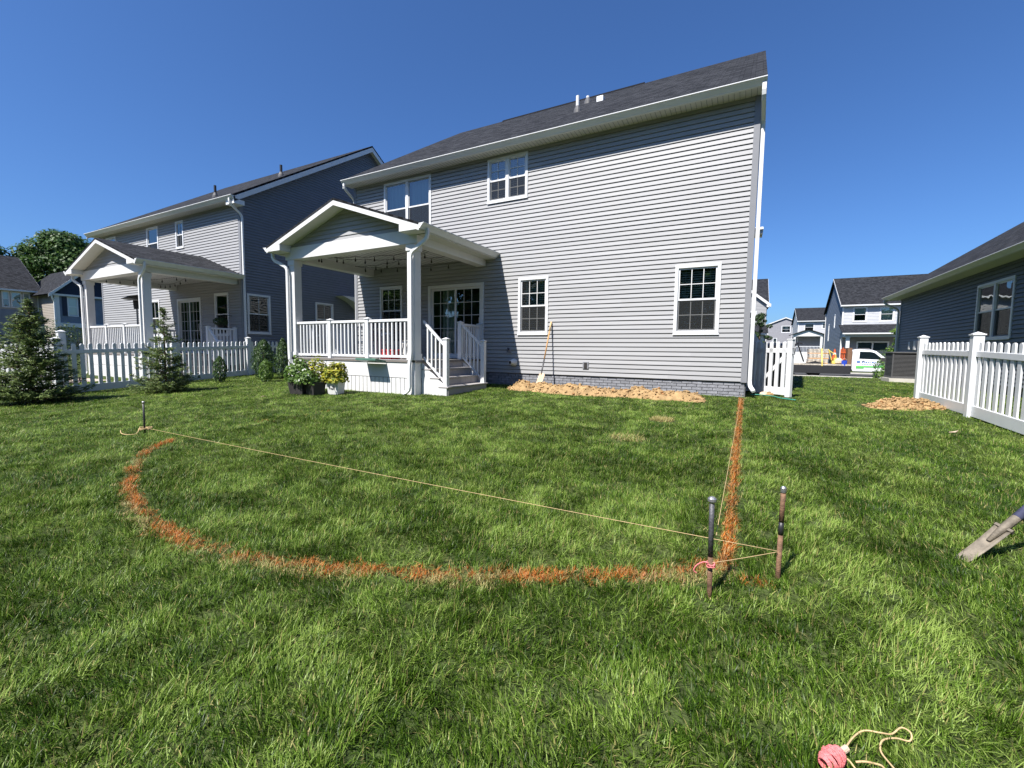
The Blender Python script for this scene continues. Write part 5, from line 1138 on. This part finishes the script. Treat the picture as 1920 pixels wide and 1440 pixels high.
m = MB(Matrix.Translation((0, 0, TG))); m.box(6.66, 8.36, yo-.006, yo, .70, .80).box(6.66, 7.1, yo-.007, yo, .62, .68).box(7.9, 8.38, yo-.008, yo, .80, .84); m.build('door_stripe', MT['truck_green'], tk)
m = MB(Matrix.Translation((0, 0, TG))); m.box(6.70, 6.88, yo-.006, yo, .99, 1.15); x = 6.98
for k, w_ in enumerate((.07, .05, .09, .06, .05, .0, .10, .07, .09, .06, .08)):
    if w_: m.box(x, x+w_, yo-.006, yo, 1.0+.01*(k % 2), 1.09)
    x += w_+.035
x = 7.0
for k in range(14): m.box(x, x+.06, yo-.006, yo, .88, .915); x += .085
m.build('door_lettering', MT['truck_text'], tk)
m = MB(Matrix.Translation((0, 0, TG))); m.box(6.75, 7.45, TY-.6, TY+.6, 1.905, 1.98); m.build('light_bar', MT['ac_grey'], tk, bevel=.03)
m = MB(Matrix.Translation((0, 0, TG))); m.box(1.6, 6.38, TY-1.15, TY+1.15, .78, .88); m.build('deck', MT['bag'], tk)
m = MB(Matrix.Translation((0, 0, TG))); m.box(1.6, 6.38, TY-1.14, TY-1.04, .22, .778).box(1.6, 9.2, TY-.5, TY+.5, .42, .70).box(1.55, 1.62, TY-1.1, TY+1.1, .35, .80); m.build('chassis', MT['black_metal'], tk)
m = MB(Matrix.Translation((0, 0, TG))); m.box(6.16, 6.40, TY-1.1, TY+1.1, .88, 2.0); m.build('headboard', MT['steel_rust'], tk)
m = MB(Matrix.Translation((0, 0, TG))); m.tube([(2.2, TY-1.1, .85), (3.25, TY-.95, 2.35), (3.55, TY-.9, 2.30)], .07, 6); m.tube([(3.25, TY-.95, 2.35), (3.7, TY-.9, 1.0)], .05, 6); m.tube([(2.3, TY-1.12, .75), (3.2, TY-1.12, .10)], .04, 6); m.build('boom', MT['black_metal'], tk)
for wx in (4.30, 4.42, 8.86):
    for s in ((-1,) if wx == 4.42 else (-1, 1)):
        if wx == 4.42: continue
        M = Matrix.Translation((wx+.05, TY+s*.92, TG+.40)) @ Matrix.Rotation(R(90), 4, 'X')
        m = MB(M); m.lathe([(.22, -.15), (.36, -.15), (.40, -.10), (.40, .10), (.36, .15), (.22, .15)], 24); wh = m.build('wheel', MT['rubber'], tk)
        m = MB(M); m.lathe([(.21, -.10), (.23, -.12), (.23, .12), (.21, .10)], 20); m.build('rim', MT['steel_dark'], wh)
m = MB(Matrix.Translation((0, 0, TG))); m.tube([(3.72, TY-1.08, .40), (3.82, TY-1.08, .78), (4.35, TY-1.08, .92), (4.88, TY-1.08, .78), (4.98, TY-1.08, .40)], 0, rects=(.30, .02)); m.build('mudguard', MT['black_metal'], tk)
m = MB(Matrix.Translation((0, 0, TG))); m.box(8.9, 9.71, TY-.9, TY+.9, .35, .55); m.build('bumper', MT['black_plastic'], tk)
DZ = TG+.88
def load(name, lb, cat, fn, mat, bevel=.0):
    m = MB(Matrix.Translation((0, 0, DZ))); fn(m); o = m.build(name, MT[mat], bevel=bevel); return tag(o, lb, cat)
for i, (x0, z0, h, lb) in enumerate(((4.0, .0, .34, 'lowest strapped stone pallet at the back of the truck'), (4.04, .34, .36, 'middle stone pallet of the strapped truck load'), (4.02, .70, .36, 'top stone pallet of the strapped truck load'))):
    t = thing('stone_pallet', (4.5, TY, DZ+z0), lb, 'pallet', 'stone pallets on the truck')
    m = MB(Matrix.Translation((0, 0, DZ+z0))); m.box(x0, x0+1.15, TY-.6, TY+.6, .0, .06); m.build('pallet_board', MT['handle_wood'], t)
    for a in range(5):
        for b in range(2): m = MB(Matrix.Translation((0, 0, DZ+z0))); m.box(x0+a*.232+.01, x0+a*.232+.215, TY-.6+random.uniform(0, .02), TY+.6, .062+b*(h-.07)/2, .062+(b+1)*(h-.07)/2-.012); m.build('stone_block', MT['bag'], t)
load('strap', 'yellow strap holding the stone pallets', 'strap', lambda m: m.box(4.72, 4.79, TY-1.16, TY-1.15, -.15, .2).tube([(4.755, TY-1.155, .0), (4.755, TY-.63, .9), (4.755, TY-.6, 1.08), (4.755, TY+.6, 1.08)], 0, rects=(.07, .012)), 'yellow')
cn = thing('traffic_cone', (5.55, TY-.3, DZ), 'red orange traffic cone standing on the truck bed', 'cone')
m = MB(Matrix.Translation((5.55, TY-.3, DZ+.30))); m.box(-.2, .2, -.2, .2, 0, .03); m.lathe([(.16, .03), (.13, .2), (.07, .55), (.04, .75)], 14); m.build('body', MT['orange'], cn)
m = MB(Matrix.Translation((5.55, TY-.3, DZ+.30))); m.lathe([(.106, .35), (.085, .48)], 14); m.build('band', MT['white'], cn)
m = MB(Matrix.Translation((5.55, TY-.3, DZ))); m.box(-.25, .25, -.25, .25, 0, .30); o = m.build('crate', MT['black_plastic']); tag(o, 'black crate under the traffic cone on the truck bed', 'crate')
load('yellow_machine', 'yellow and black compactor machine on the truck bed', 'machine', lambda m: m.box(5.35, 5.95, TY-.95, TY-.45, .02, .22).box(5.45, 5.8, TY-.9, TY-.5, .22, .42).tube([(5.35, TY-.7, .25), (5.15, TY-.8, .95), (5.10, TY-.8, 1.0)], .04, 6).tube([(5.1, TY-.8, .98), (5.55, TY-.8, .62), (5.6, TY-.8, .1)], .035, 6), 'yellow', .02)
bk = thing('bucket', (6.08, TY-1.0, DZ), 'blue bucket at the front corner of the truck bed', 'bucket'); m = MB(Matrix.Translation((6.02, TY-1.0, DZ))); m.lathe([(.15, -.12), (.17, .10), (.18, .26), (.165, .26), (.15, .02)], 18); m.build('pail', MT['blue'], bk); m = MB(); m.tube([(5.84, TY-1.0, DZ+.24), (6.02, TY-1.0, DZ+.42), (6.20, TY-1.0, DZ+.24)], .008, 5); m.build('handle', MT['white'], bk)
load('tool_rack', 'orange tool rack against the truck headboard', 'rack', lambda m: [m.box(5.86+.10*k, 5.92+.10*k, TY-.5, TY-.40, .0, 1.05+.1*(k % 2)) for k in range(3)] and m.box(5.84, 6.14, TY-.55, TY-.52, .3, .4).box(5.84, 6.14, TY-.55, TY-.52, .75, .85), 'orange')
load('tarp_bundle', 'pale bundle of sacks beside the bucket on the truck', 'bundle', lambda m: m.lathe([(.10, 0), (.27, .08), (.26, .26), (.12, .42)], 12, (5.72, TY-.8, 0)), 'stone_pale')
# ------------------------------------------------------------------ the wood behind the camera (shows in the window glass)
Ps, Ns = [], []
for k in range(1100):
    x = rng.uniform(-170, 60); y = -48-rng.uniform(0, 10); h = 17.0*(.75+.5*vnoise(x*.09, 3.3, 5)); n = 150; d = rng.normal(0, 1, (n, 3)); d /= np.linalg.norm(d, axis=1)[:, None]
    c = np.array((x, y, rng.uniform(.5, h-1.5))); Ps.append(c+d*rng.uniform(1.2, 2.6)); Ns.append(d)
V, F, r = leaves(np.concatenate(Ps), np.concatenate(Ns), 1.2, .8, .4); fo = bpy.data.objects.new('distant_wood', arr_mesh('distant_wood', V, F, MT['leaf_wood'], {'rnd': r})); link(fo); tag(fo, 'far wood behind the viewer, mirrored dark green in the window glass', 'wood', kind='stuff')

# ------------------------------------------------------------------ grass
def grass_mat(name, dark, mid, light, straw, base=None):
    m = bpy.data.materials.new(name); m.use_nodes = True; t = m.node_tree; t.nodes.clear(); N = t.nodes.new; L = t.links.new
    out = N('ShaderNodeOutputMaterial'); b = N('ShaderNodeBsdfPrincipled'); tr = N('ShaderNodeBsdfTranslucent'); mx = N('ShaderNodeMixShader')
    ti = N('ShaderNodeAttribute'); ti.attribute_name = 'tint'; ti.attribute_type = 'INSTANCER'
    rn = N('ShaderNodeAttribute'); rn.attribute_name = 'rnd'
    st = N('ShaderNodeAttribute'); st.attribute_name = 'straw'
    ad = N('ShaderNodeMath'); ad.operation = 'MULTIPLY_ADD'; ad.inputs[1].default_value = .92; L(rn.outputs['Fac'], ad.inputs[0])
    su = N('ShaderNodeMath'); su.operation = 'MULTIPLY_ADD'; su.inputs[1].default_value = .85; su.inputs[2].default_value = -.40; L(ti.outputs['Fac'], su.inputs[0]); L(su.outputs[0], ad.inputs[2])
    cr = N('ShaderNodeValToRGB'); e = cr.color_ramp.elements; e[0].position = .1; e[0].color = (*dark, 1); e[1].position = .95; e[1].color = (*light, 1); k = e.new(.5); k.color = (*mid, 1); L(ad.outputs[0], cr.inputs[0])
    mi = N('ShaderNodeMix'); mi.data_type = 'RGBA'; L(st.outputs['Fac'], mi.inputs['Factor']); L(cr.outputs[0], mi.inputs[6]); mi.inputs[7].default_value = (*straw, 1)
    L(mi.outputs[2], b.inputs['Base Color']); L(mi.outputs[2], tr.inputs[0]); b.inputs['Roughness'].default_value = .40; b.inputs['Specular IOR Level'].default_value = .18
    mx.inputs[0].default_value = .30; L(b.outputs[0], mx.inputs[1]); L(tr.outputs[0], mx.inputs[2]); L(mx.outputs[0], out.inputs[0]); MT[name] = m
grass_mat('grass', (.022, .052, .004), (.092, .172, .013), (.285, .385, .090), (.50, .39, .18))
grass_mat('grass_paint', (.13, .045, .008), (.36, .092, .013), (.62, .18, .026), (.40, .28, .11))
def tuft(k, mat, nb=12, L=.049, rad=.034, wd=.0045, straw=.07, upright=1.0):
    g = np.random.default_rng(100+k); V, F, rn, sw = [], [], [], []
    for b in range(nb):
        a = g.uniform(0, 6.283); r0 = rad*math.sqrt(g.random()); p = np.array((r0*math.cos(a), r0*math.sin(a), -.008))
        ln = L*g.choice((.6, .85, 1.0, 1.15, 1.45))*g.uniform(.85, 1.15); az = g.normal(0, 1.0); lean = g.uniform(.12, 1.15)*upright; d = np.array((math.cos(az), math.sin(az), 0))
        side = np.array((-d[1], d[0], 0)); tw = g.uniform(-.6, .6); side = side*math.cos(tw)+np.array((0, 0, 1))*math.sin(tw)*.5
        w0 = wd*g.uniform(.65, 1.25); i0 = len(V); ang = lean*.25; q = p.copy(); S = 3
        for s in range(S+1):
            ww = w0*(1-.25*s) if s < S else 0
            if s < S: V += [q-side*ww/2, q+side*ww/2]
            else: V += [q]
            ang = min(1.45, ang+lean*.32); q = q+(d*math.sin(ang)+np.array((0, 0, math.cos(ang))))*ln/S
        for s in range(S-1): F.append((i0+2*s, i0+2*s+1, i0+2*s+3)); F.append((i0+2*s, i0+2*s+3, i0+2*s+2))
        F.append((i0+2*S-2, i0+2*S-1, i0+2*S)); n = len(V)-i0; rv = g.random(); rn += [rv]*n; sw += [1.0*g.uniform(.5, 1) if g.random() < straw else 0.0]*n
    me = arr_mesh('grass_tuft', np.array(V), np.array(F), MT[mat], {'rnd': rn, 'straw': sw}); return bpy.data.objects.new('grass_tuft', me)
def scatter(name, P, rot, scl, tint, mats, nv, label, **kw):
    col = bpy.data.collections.new(name+'_tufts')
    for k in range(nv): col.objects.link(tuft(k, mats, **kw))
    me = bpy.data.meshes.new(name); me.vertices.add(len(P)); me.vertices.foreach_set('co', np.asarray(P, np.float32).ravel())
    for n, a in (('rot', rot), ('scl', scl)): at = me.attributes.new(n, 'FLOAT_VECTOR', 'POINT'); at.data.foreach_set('vector', np.asarray(a, np.float32).ravel())
    at = me.attributes.new('tint', 'FLOAT', 'POINT'); at.data.foreach_set('value', np.asarray(tint, np.float32))
    at = me.attributes.new('idx', 'INT', 'POINT'); at.data.foreach_set('value', rng.integers(0, nv, len(P)).astype(np.int32))
    o = bpy.data.objects.new(name, me); link(o); tag(o, label, 'grass', kind='stuff')
    ng = bpy.data.node_groups.new(name, 'GeometryNodeTree'); ng.interface.new_socket('Geometry', in_out='INPUT', socket_type='NodeSocketGeometry'); ng.interface.new_socket('Geometry', in_out='OUTPUT', socket_type='NodeSocketGeometry')
    N = ng.nodes.new; L = ng.links.new; gi = N('NodeGroupInput'); go = N('NodeGroupOutput'); ip = N('GeometryNodeInstanceOnPoints'); ci = N('GeometryNodeCollectionInfo')
    ci.inputs['Collection'].default_value = col; ci.inputs['Separate Children'].default_value = True; ci.inputs['Reset Children'].default_value = True; ip.inputs['Pick Instance'].default_value = True
    def na(n, ty): q = N('GeometryNodeInputNamedAttribute'); q.data_type = ty; q.inputs['Name'].default_value = n; return q.outputs['Attribute']
    er = N('FunctionNodeEulerToRotation'); L(na('rot', 'FLOAT_VECTOR'), er.inputs[0])
    L(gi.outputs[0], ip.inputs['Points']); L(ci.outputs[0], ip.inputs['Instance']); L(na('idx', 'INT'), ip.inputs['Instance Index']); L(er.outputs[0], ip.inputs['Rotation']); L(na('scl', 'FLOAT_VECTOR'), ip.inputs['Scale']); L(ip.outputs[0], go.inputs[0])
    md = o.modifiers.new('grass', 'NODES'); md.node_group = ng; return o
# marking line: the straight run from the house corner, then the bow back to the black stake
ARC = [(-.08, -7.61), (-.24, -7.74), (-.43, -7.90), (-.68, -8.04), (-.97, -8.20), (-1.32, -8.38), (-1.64, -8.52), (-1.98, -8.65), (-2.30, -8.75), (-2.64, -8.81), (-3.04, -8.84), (-3.44, -8.81), (-3.95, -8.72), (-4.52, -8.57), (-5.04, -8.36), (-5.63, -8.06), (-6.05, -7.76), (-6.26, -7.47)]
LINE = [(-.07, -.30), (-.08, -7.65)]
def dist_poly(x, y, poly):
    d = np.full(np.shape(x), 99.0)
    for a, b in zip(poly, poly[1:]):
        a, b = np.array(a), np.array(b); ab = b-a; s = np.clip(((x-a[0])*ab[0]+(y-a[1])*ab[1])/(ab@ab), 0, 1); d = np.minimum(d, np.hypot(x-a[0]-s*ab[0], y-a[1]-s*ab[1]))
    return d
def blocked(x, y):
    b = (x > -11.25) & (x < .05) & (y > -.02) & (y < 12.2)
    b |= (x > -10.62) & (x < -6.30) & (y > -2.80) & (y < 0); b |= (x > -6.4) & (x < -5.70) & (y > -2.60) & (y < -.9)
    b |= (x > -27.3) & (x < -15.98) & (y > -.83); b |= (x > -20.6) & (x < -16.1) & (y > -3.6) & (y < 0); b |= (x > -25.5) & (x < -17) & (y > -8.6) & (y < -4.3)
    b |= (x > 5.4); b |= (y > 23.9); b |= np.hypot(x-4.85, y-9.45) < .6; return b
def soil(x, y): return np.minimum(dist_poly(x, y, [(-4.75, -.75), (-4.1, -.80), (-3.2, -.95), (-2.3, -.80), (-1.5, -.85), (-1.0, -.80)])-.36, dist_poly(x, y, [(2.05, -.35), (2.45, -.2), (2.75, -.05)])-.34)
bands = [(0, 2.2, 1900, 1.0), (2.2, 3.4, 1550, 1.0), (3.4, 5.2, 1050, 1.08), (5.2, 8, 620, 1.22), (8, 12, 340, 1.5), (12, 18, 170, 1.9), (18, 38, 60, 2.6)]
PX, PY, SC = [], [], []
for d0, d1, dens, sc in bands:
    A = math.pi*(d1*d1-d0*d0); n = int(A*dens); r = np.sqrt(rng.uniform(d0*d0, d1*d1, n)); a = rng.uniform(-math.pi, math.pi, n); x, y = CAM.x+r*np.cos(a), CAM.y+r*np.sin(a)
    k = (y > CAM.y-.4) & ~blocked(x, y) & (x > -19) & (soil(x, y) > 0)
    # keep the front half-space, with room for a step aside
    k &= ((x-CAM.x)*fw.x+(y-CAM.y)*fw.y) > -.2
    PX.append(x[k]); PY.append(y[k]); SC.append(np.full(k.sum(), sc))
PX, PY, SC = map(np.concatenate, (PX, PY, SC))
dl = np.minimum(dist_poly(PX, PY, ARC), dist_poly(PX, PY, LINE))
n1 = fbm(PX*1.3, PY*1.3, 3); n2 = fbm(PX*4.2+7, PY*4.2, 8); n3 = fbm(PX*.35, PY*.35, 12)
flow = 2*math.pi*fbm(PX*1.5+3, PY*1.5, 31, 2)*2.2+1.1*(n2-.5)
strip = np.sin((PX*.985+PY*.17)*2*math.pi/1.1)                       # mower passes turned the blades both ways
side = 1/(1+np.exp(-(PX-.2)*2.2)); flow = flow*(1-.8*side)+side*(.8+np.where(strip > 0, 1.25, -1.25)+(n2-.5)*1.6)
tilt = .10*np.clip(n1*1.6-.3, 0, 1)
rot = np.stack([rng.normal(0, .10, len(PX)), tilt+rng.normal(0, .09, len(PX)), flow+rng.normal(0, 1.1, len(PX))], 1)
dcam = np.hypot(PX-CAM.x, PY-CAM.y); hs_ = (.58+.72*fbm(PX*7.5, PY*7.5, 55, 2))*np.clip(1.02-.035*dcam, .68, .96)*np.where(PY > 0, .8, 1.0)
scl = np.stack([SC*rng.uniform(.9, 1.15, len(PX)), SC*rng.uniform(.9, 1.15, len(PX)), np.clip(SC, 1, 1.12)*hs_], 1)
tint = np.clip(.50+0.55*(n1-.5)+1.15*(n2-.5)+.9*(fbm(PX*11, PY*11, 63, 2)-.5)+.30*side*np.tanh(2*strip)+rng.normal(0, .12, len(PX)), 0, 1)
Z = np.array([gh(a, b) for a, b in zip(PX, PY)])
thin = ((dl < .05) & (rng.random(len(PX)) < .72)) | ((dl < .10) & (rng.random(len(PX)) < .35))
dryp = np.minimum(np.hypot((PX+1.10)/.20, (PY+3.45)/.24), np.hypot((PX+1.28)/.24, (PY+4.85)/.26)); dry = (dryp < 1) & (rng.random(len(PX)) < .88)
ok = ~thin & ~dry
scatter('grass', np.stack([PX, PY, Z], 1)[ok], rot[ok], scl[ok], tint[ok], 'grass', 10, 'green lawn grass with light and dark patches')
# sprayed and dried grass along the marking
Q = []
def along(poly, per, wd, fade, off=0.0):
    for a, b in zip(poly, poly[1:]):
        a, b = np.array(a), np.array(b); ln = np.linalg.norm(b-a); m_ = b-a; nn = np.array((-m_[1], m_[0]))/ln
        dc = np.hypot(*( (a+b)/2-np.array(CAM[:2]))); n = int(ln*per*min(1, (3.2/dc)**.7)); s = rng.random(n); o = rng.normal(0, wd, n)
        p = a+m_*s[:, None]+nn*(o+off)[:, None]; Q.append(np.column_stack([p, np.full(n, fade), np.full(n, max(1, (dc/2.6)**.30)), o]))
along(ARC[:12], 330, .036, 0); along(ARC[11:], 330, .024, 0); along(LINE, 280, .015, 1); along([(-6.44, -6.39), (-6.32, -5.70), (-6.37, -5.04)], 60, .05, 2); along([(-.02, -7.72), (.14, -7.70)], 120, .03, 0)
Q = np.concatenate(Q); nz = fbm(Q[:, 0]*5, Q[:, 1]*5, 77); keep = rng.random(len(Q)) < np.clip((nz-.34)*4.2, np.where(Q[:, 0] > -1.1, .6, .22), 1)*np.where(Q[:, 2] == 2, .35, 1); Q = Q[keep]; nz = nz[keep]
q3 = np.stack([Q[:, 0], Q[:, 1], [gh(a, b)+.004 for a, b in Q[:, :2]]], 1); sc = Q[:, 3]*rng.uniform(.9, 1.15, len(Q))
scatter('painted_grass', q3, np.stack([rng.normal(0, .15, len(Q)), rng.uniform(0, .5, len(Q)), rng.uniform(0, 6.28, len(Q))], 1), np.stack([sc*.85, sc*.85, np.minimum(sc, 1.2)*rng.uniform(.40, .75, len(Q))], 1), np.clip(nz+rng.normal(0, .15, len(Q)), 0, 1), 'grass_paint', 6, 'orange sprayed marking line of dry grass curving over the lawn', straw=.58, nb=10, rad=.026)
Q = []; along(ARC[:13], 260, .040, 0, .055); along(ARC[12:], 120, .03, 0, .03); along([(-.1, -7.7), (-.55, -8.02), (-.62, -8.22)], 120, .05, 0)
Q = np.concatenate(Q); nz = fbm(Q[:, 0]*3+5, Q[:, 1]*3, 91); Q = Q[rng.random(len(Q)) < np.clip((nz-.36)*3.6, .08, 1)]; sc = Q[:, 3]*rng.uniform(.9, 1.1, len(Q))
scatter('dried_grass', np.stack([Q[:, 0], Q[:, 1], [gh(a, b)+.003 for a, b in Q[:, :2]]], 1), np.stack([rng.normal(0, .15, len(Q)), rng.uniform(0, .3, len(Q)), rng.uniform(0, 6.28, len(Q))], 1), np.stack([sc*.9, sc*.9, rng.uniform(.45, .8, len(Q))], 1), rng.random(len(Q)), 'grass', 4, 'pale dried grass fringing the orange marking line', straw=.85, nb=10, rad=.028)
for i, (x, y, r_) in enumerate(((-1.10, -3.37, .15), (-1.28, -4.80, .2))):
    n = 200 if i == 0 else 130; a = rng.uniform(0, 6.28, n); rr = r_*np.sqrt(rng.random(n)); Pd = np.stack([x+rr*np.cos(a), y+rr*np.sin(a), np.full(n, gh(x, y))], 1)
    scatter('dry_grass', Pd, np.stack([rng.normal(0, .2, n), rng.uniform(0, .8, n), rng.uniform(0, 6.28, n)], 1), np.full((n, 3), 1.25)*np.array((1, 1, 1.0)), rng.random(n), 'grass', 3, ('straw coloured dry patch in the lawn below the soil heap', 'yellowish dry patch in the middle of the lawn')[i], straw=.95 if i == 0 else .7)
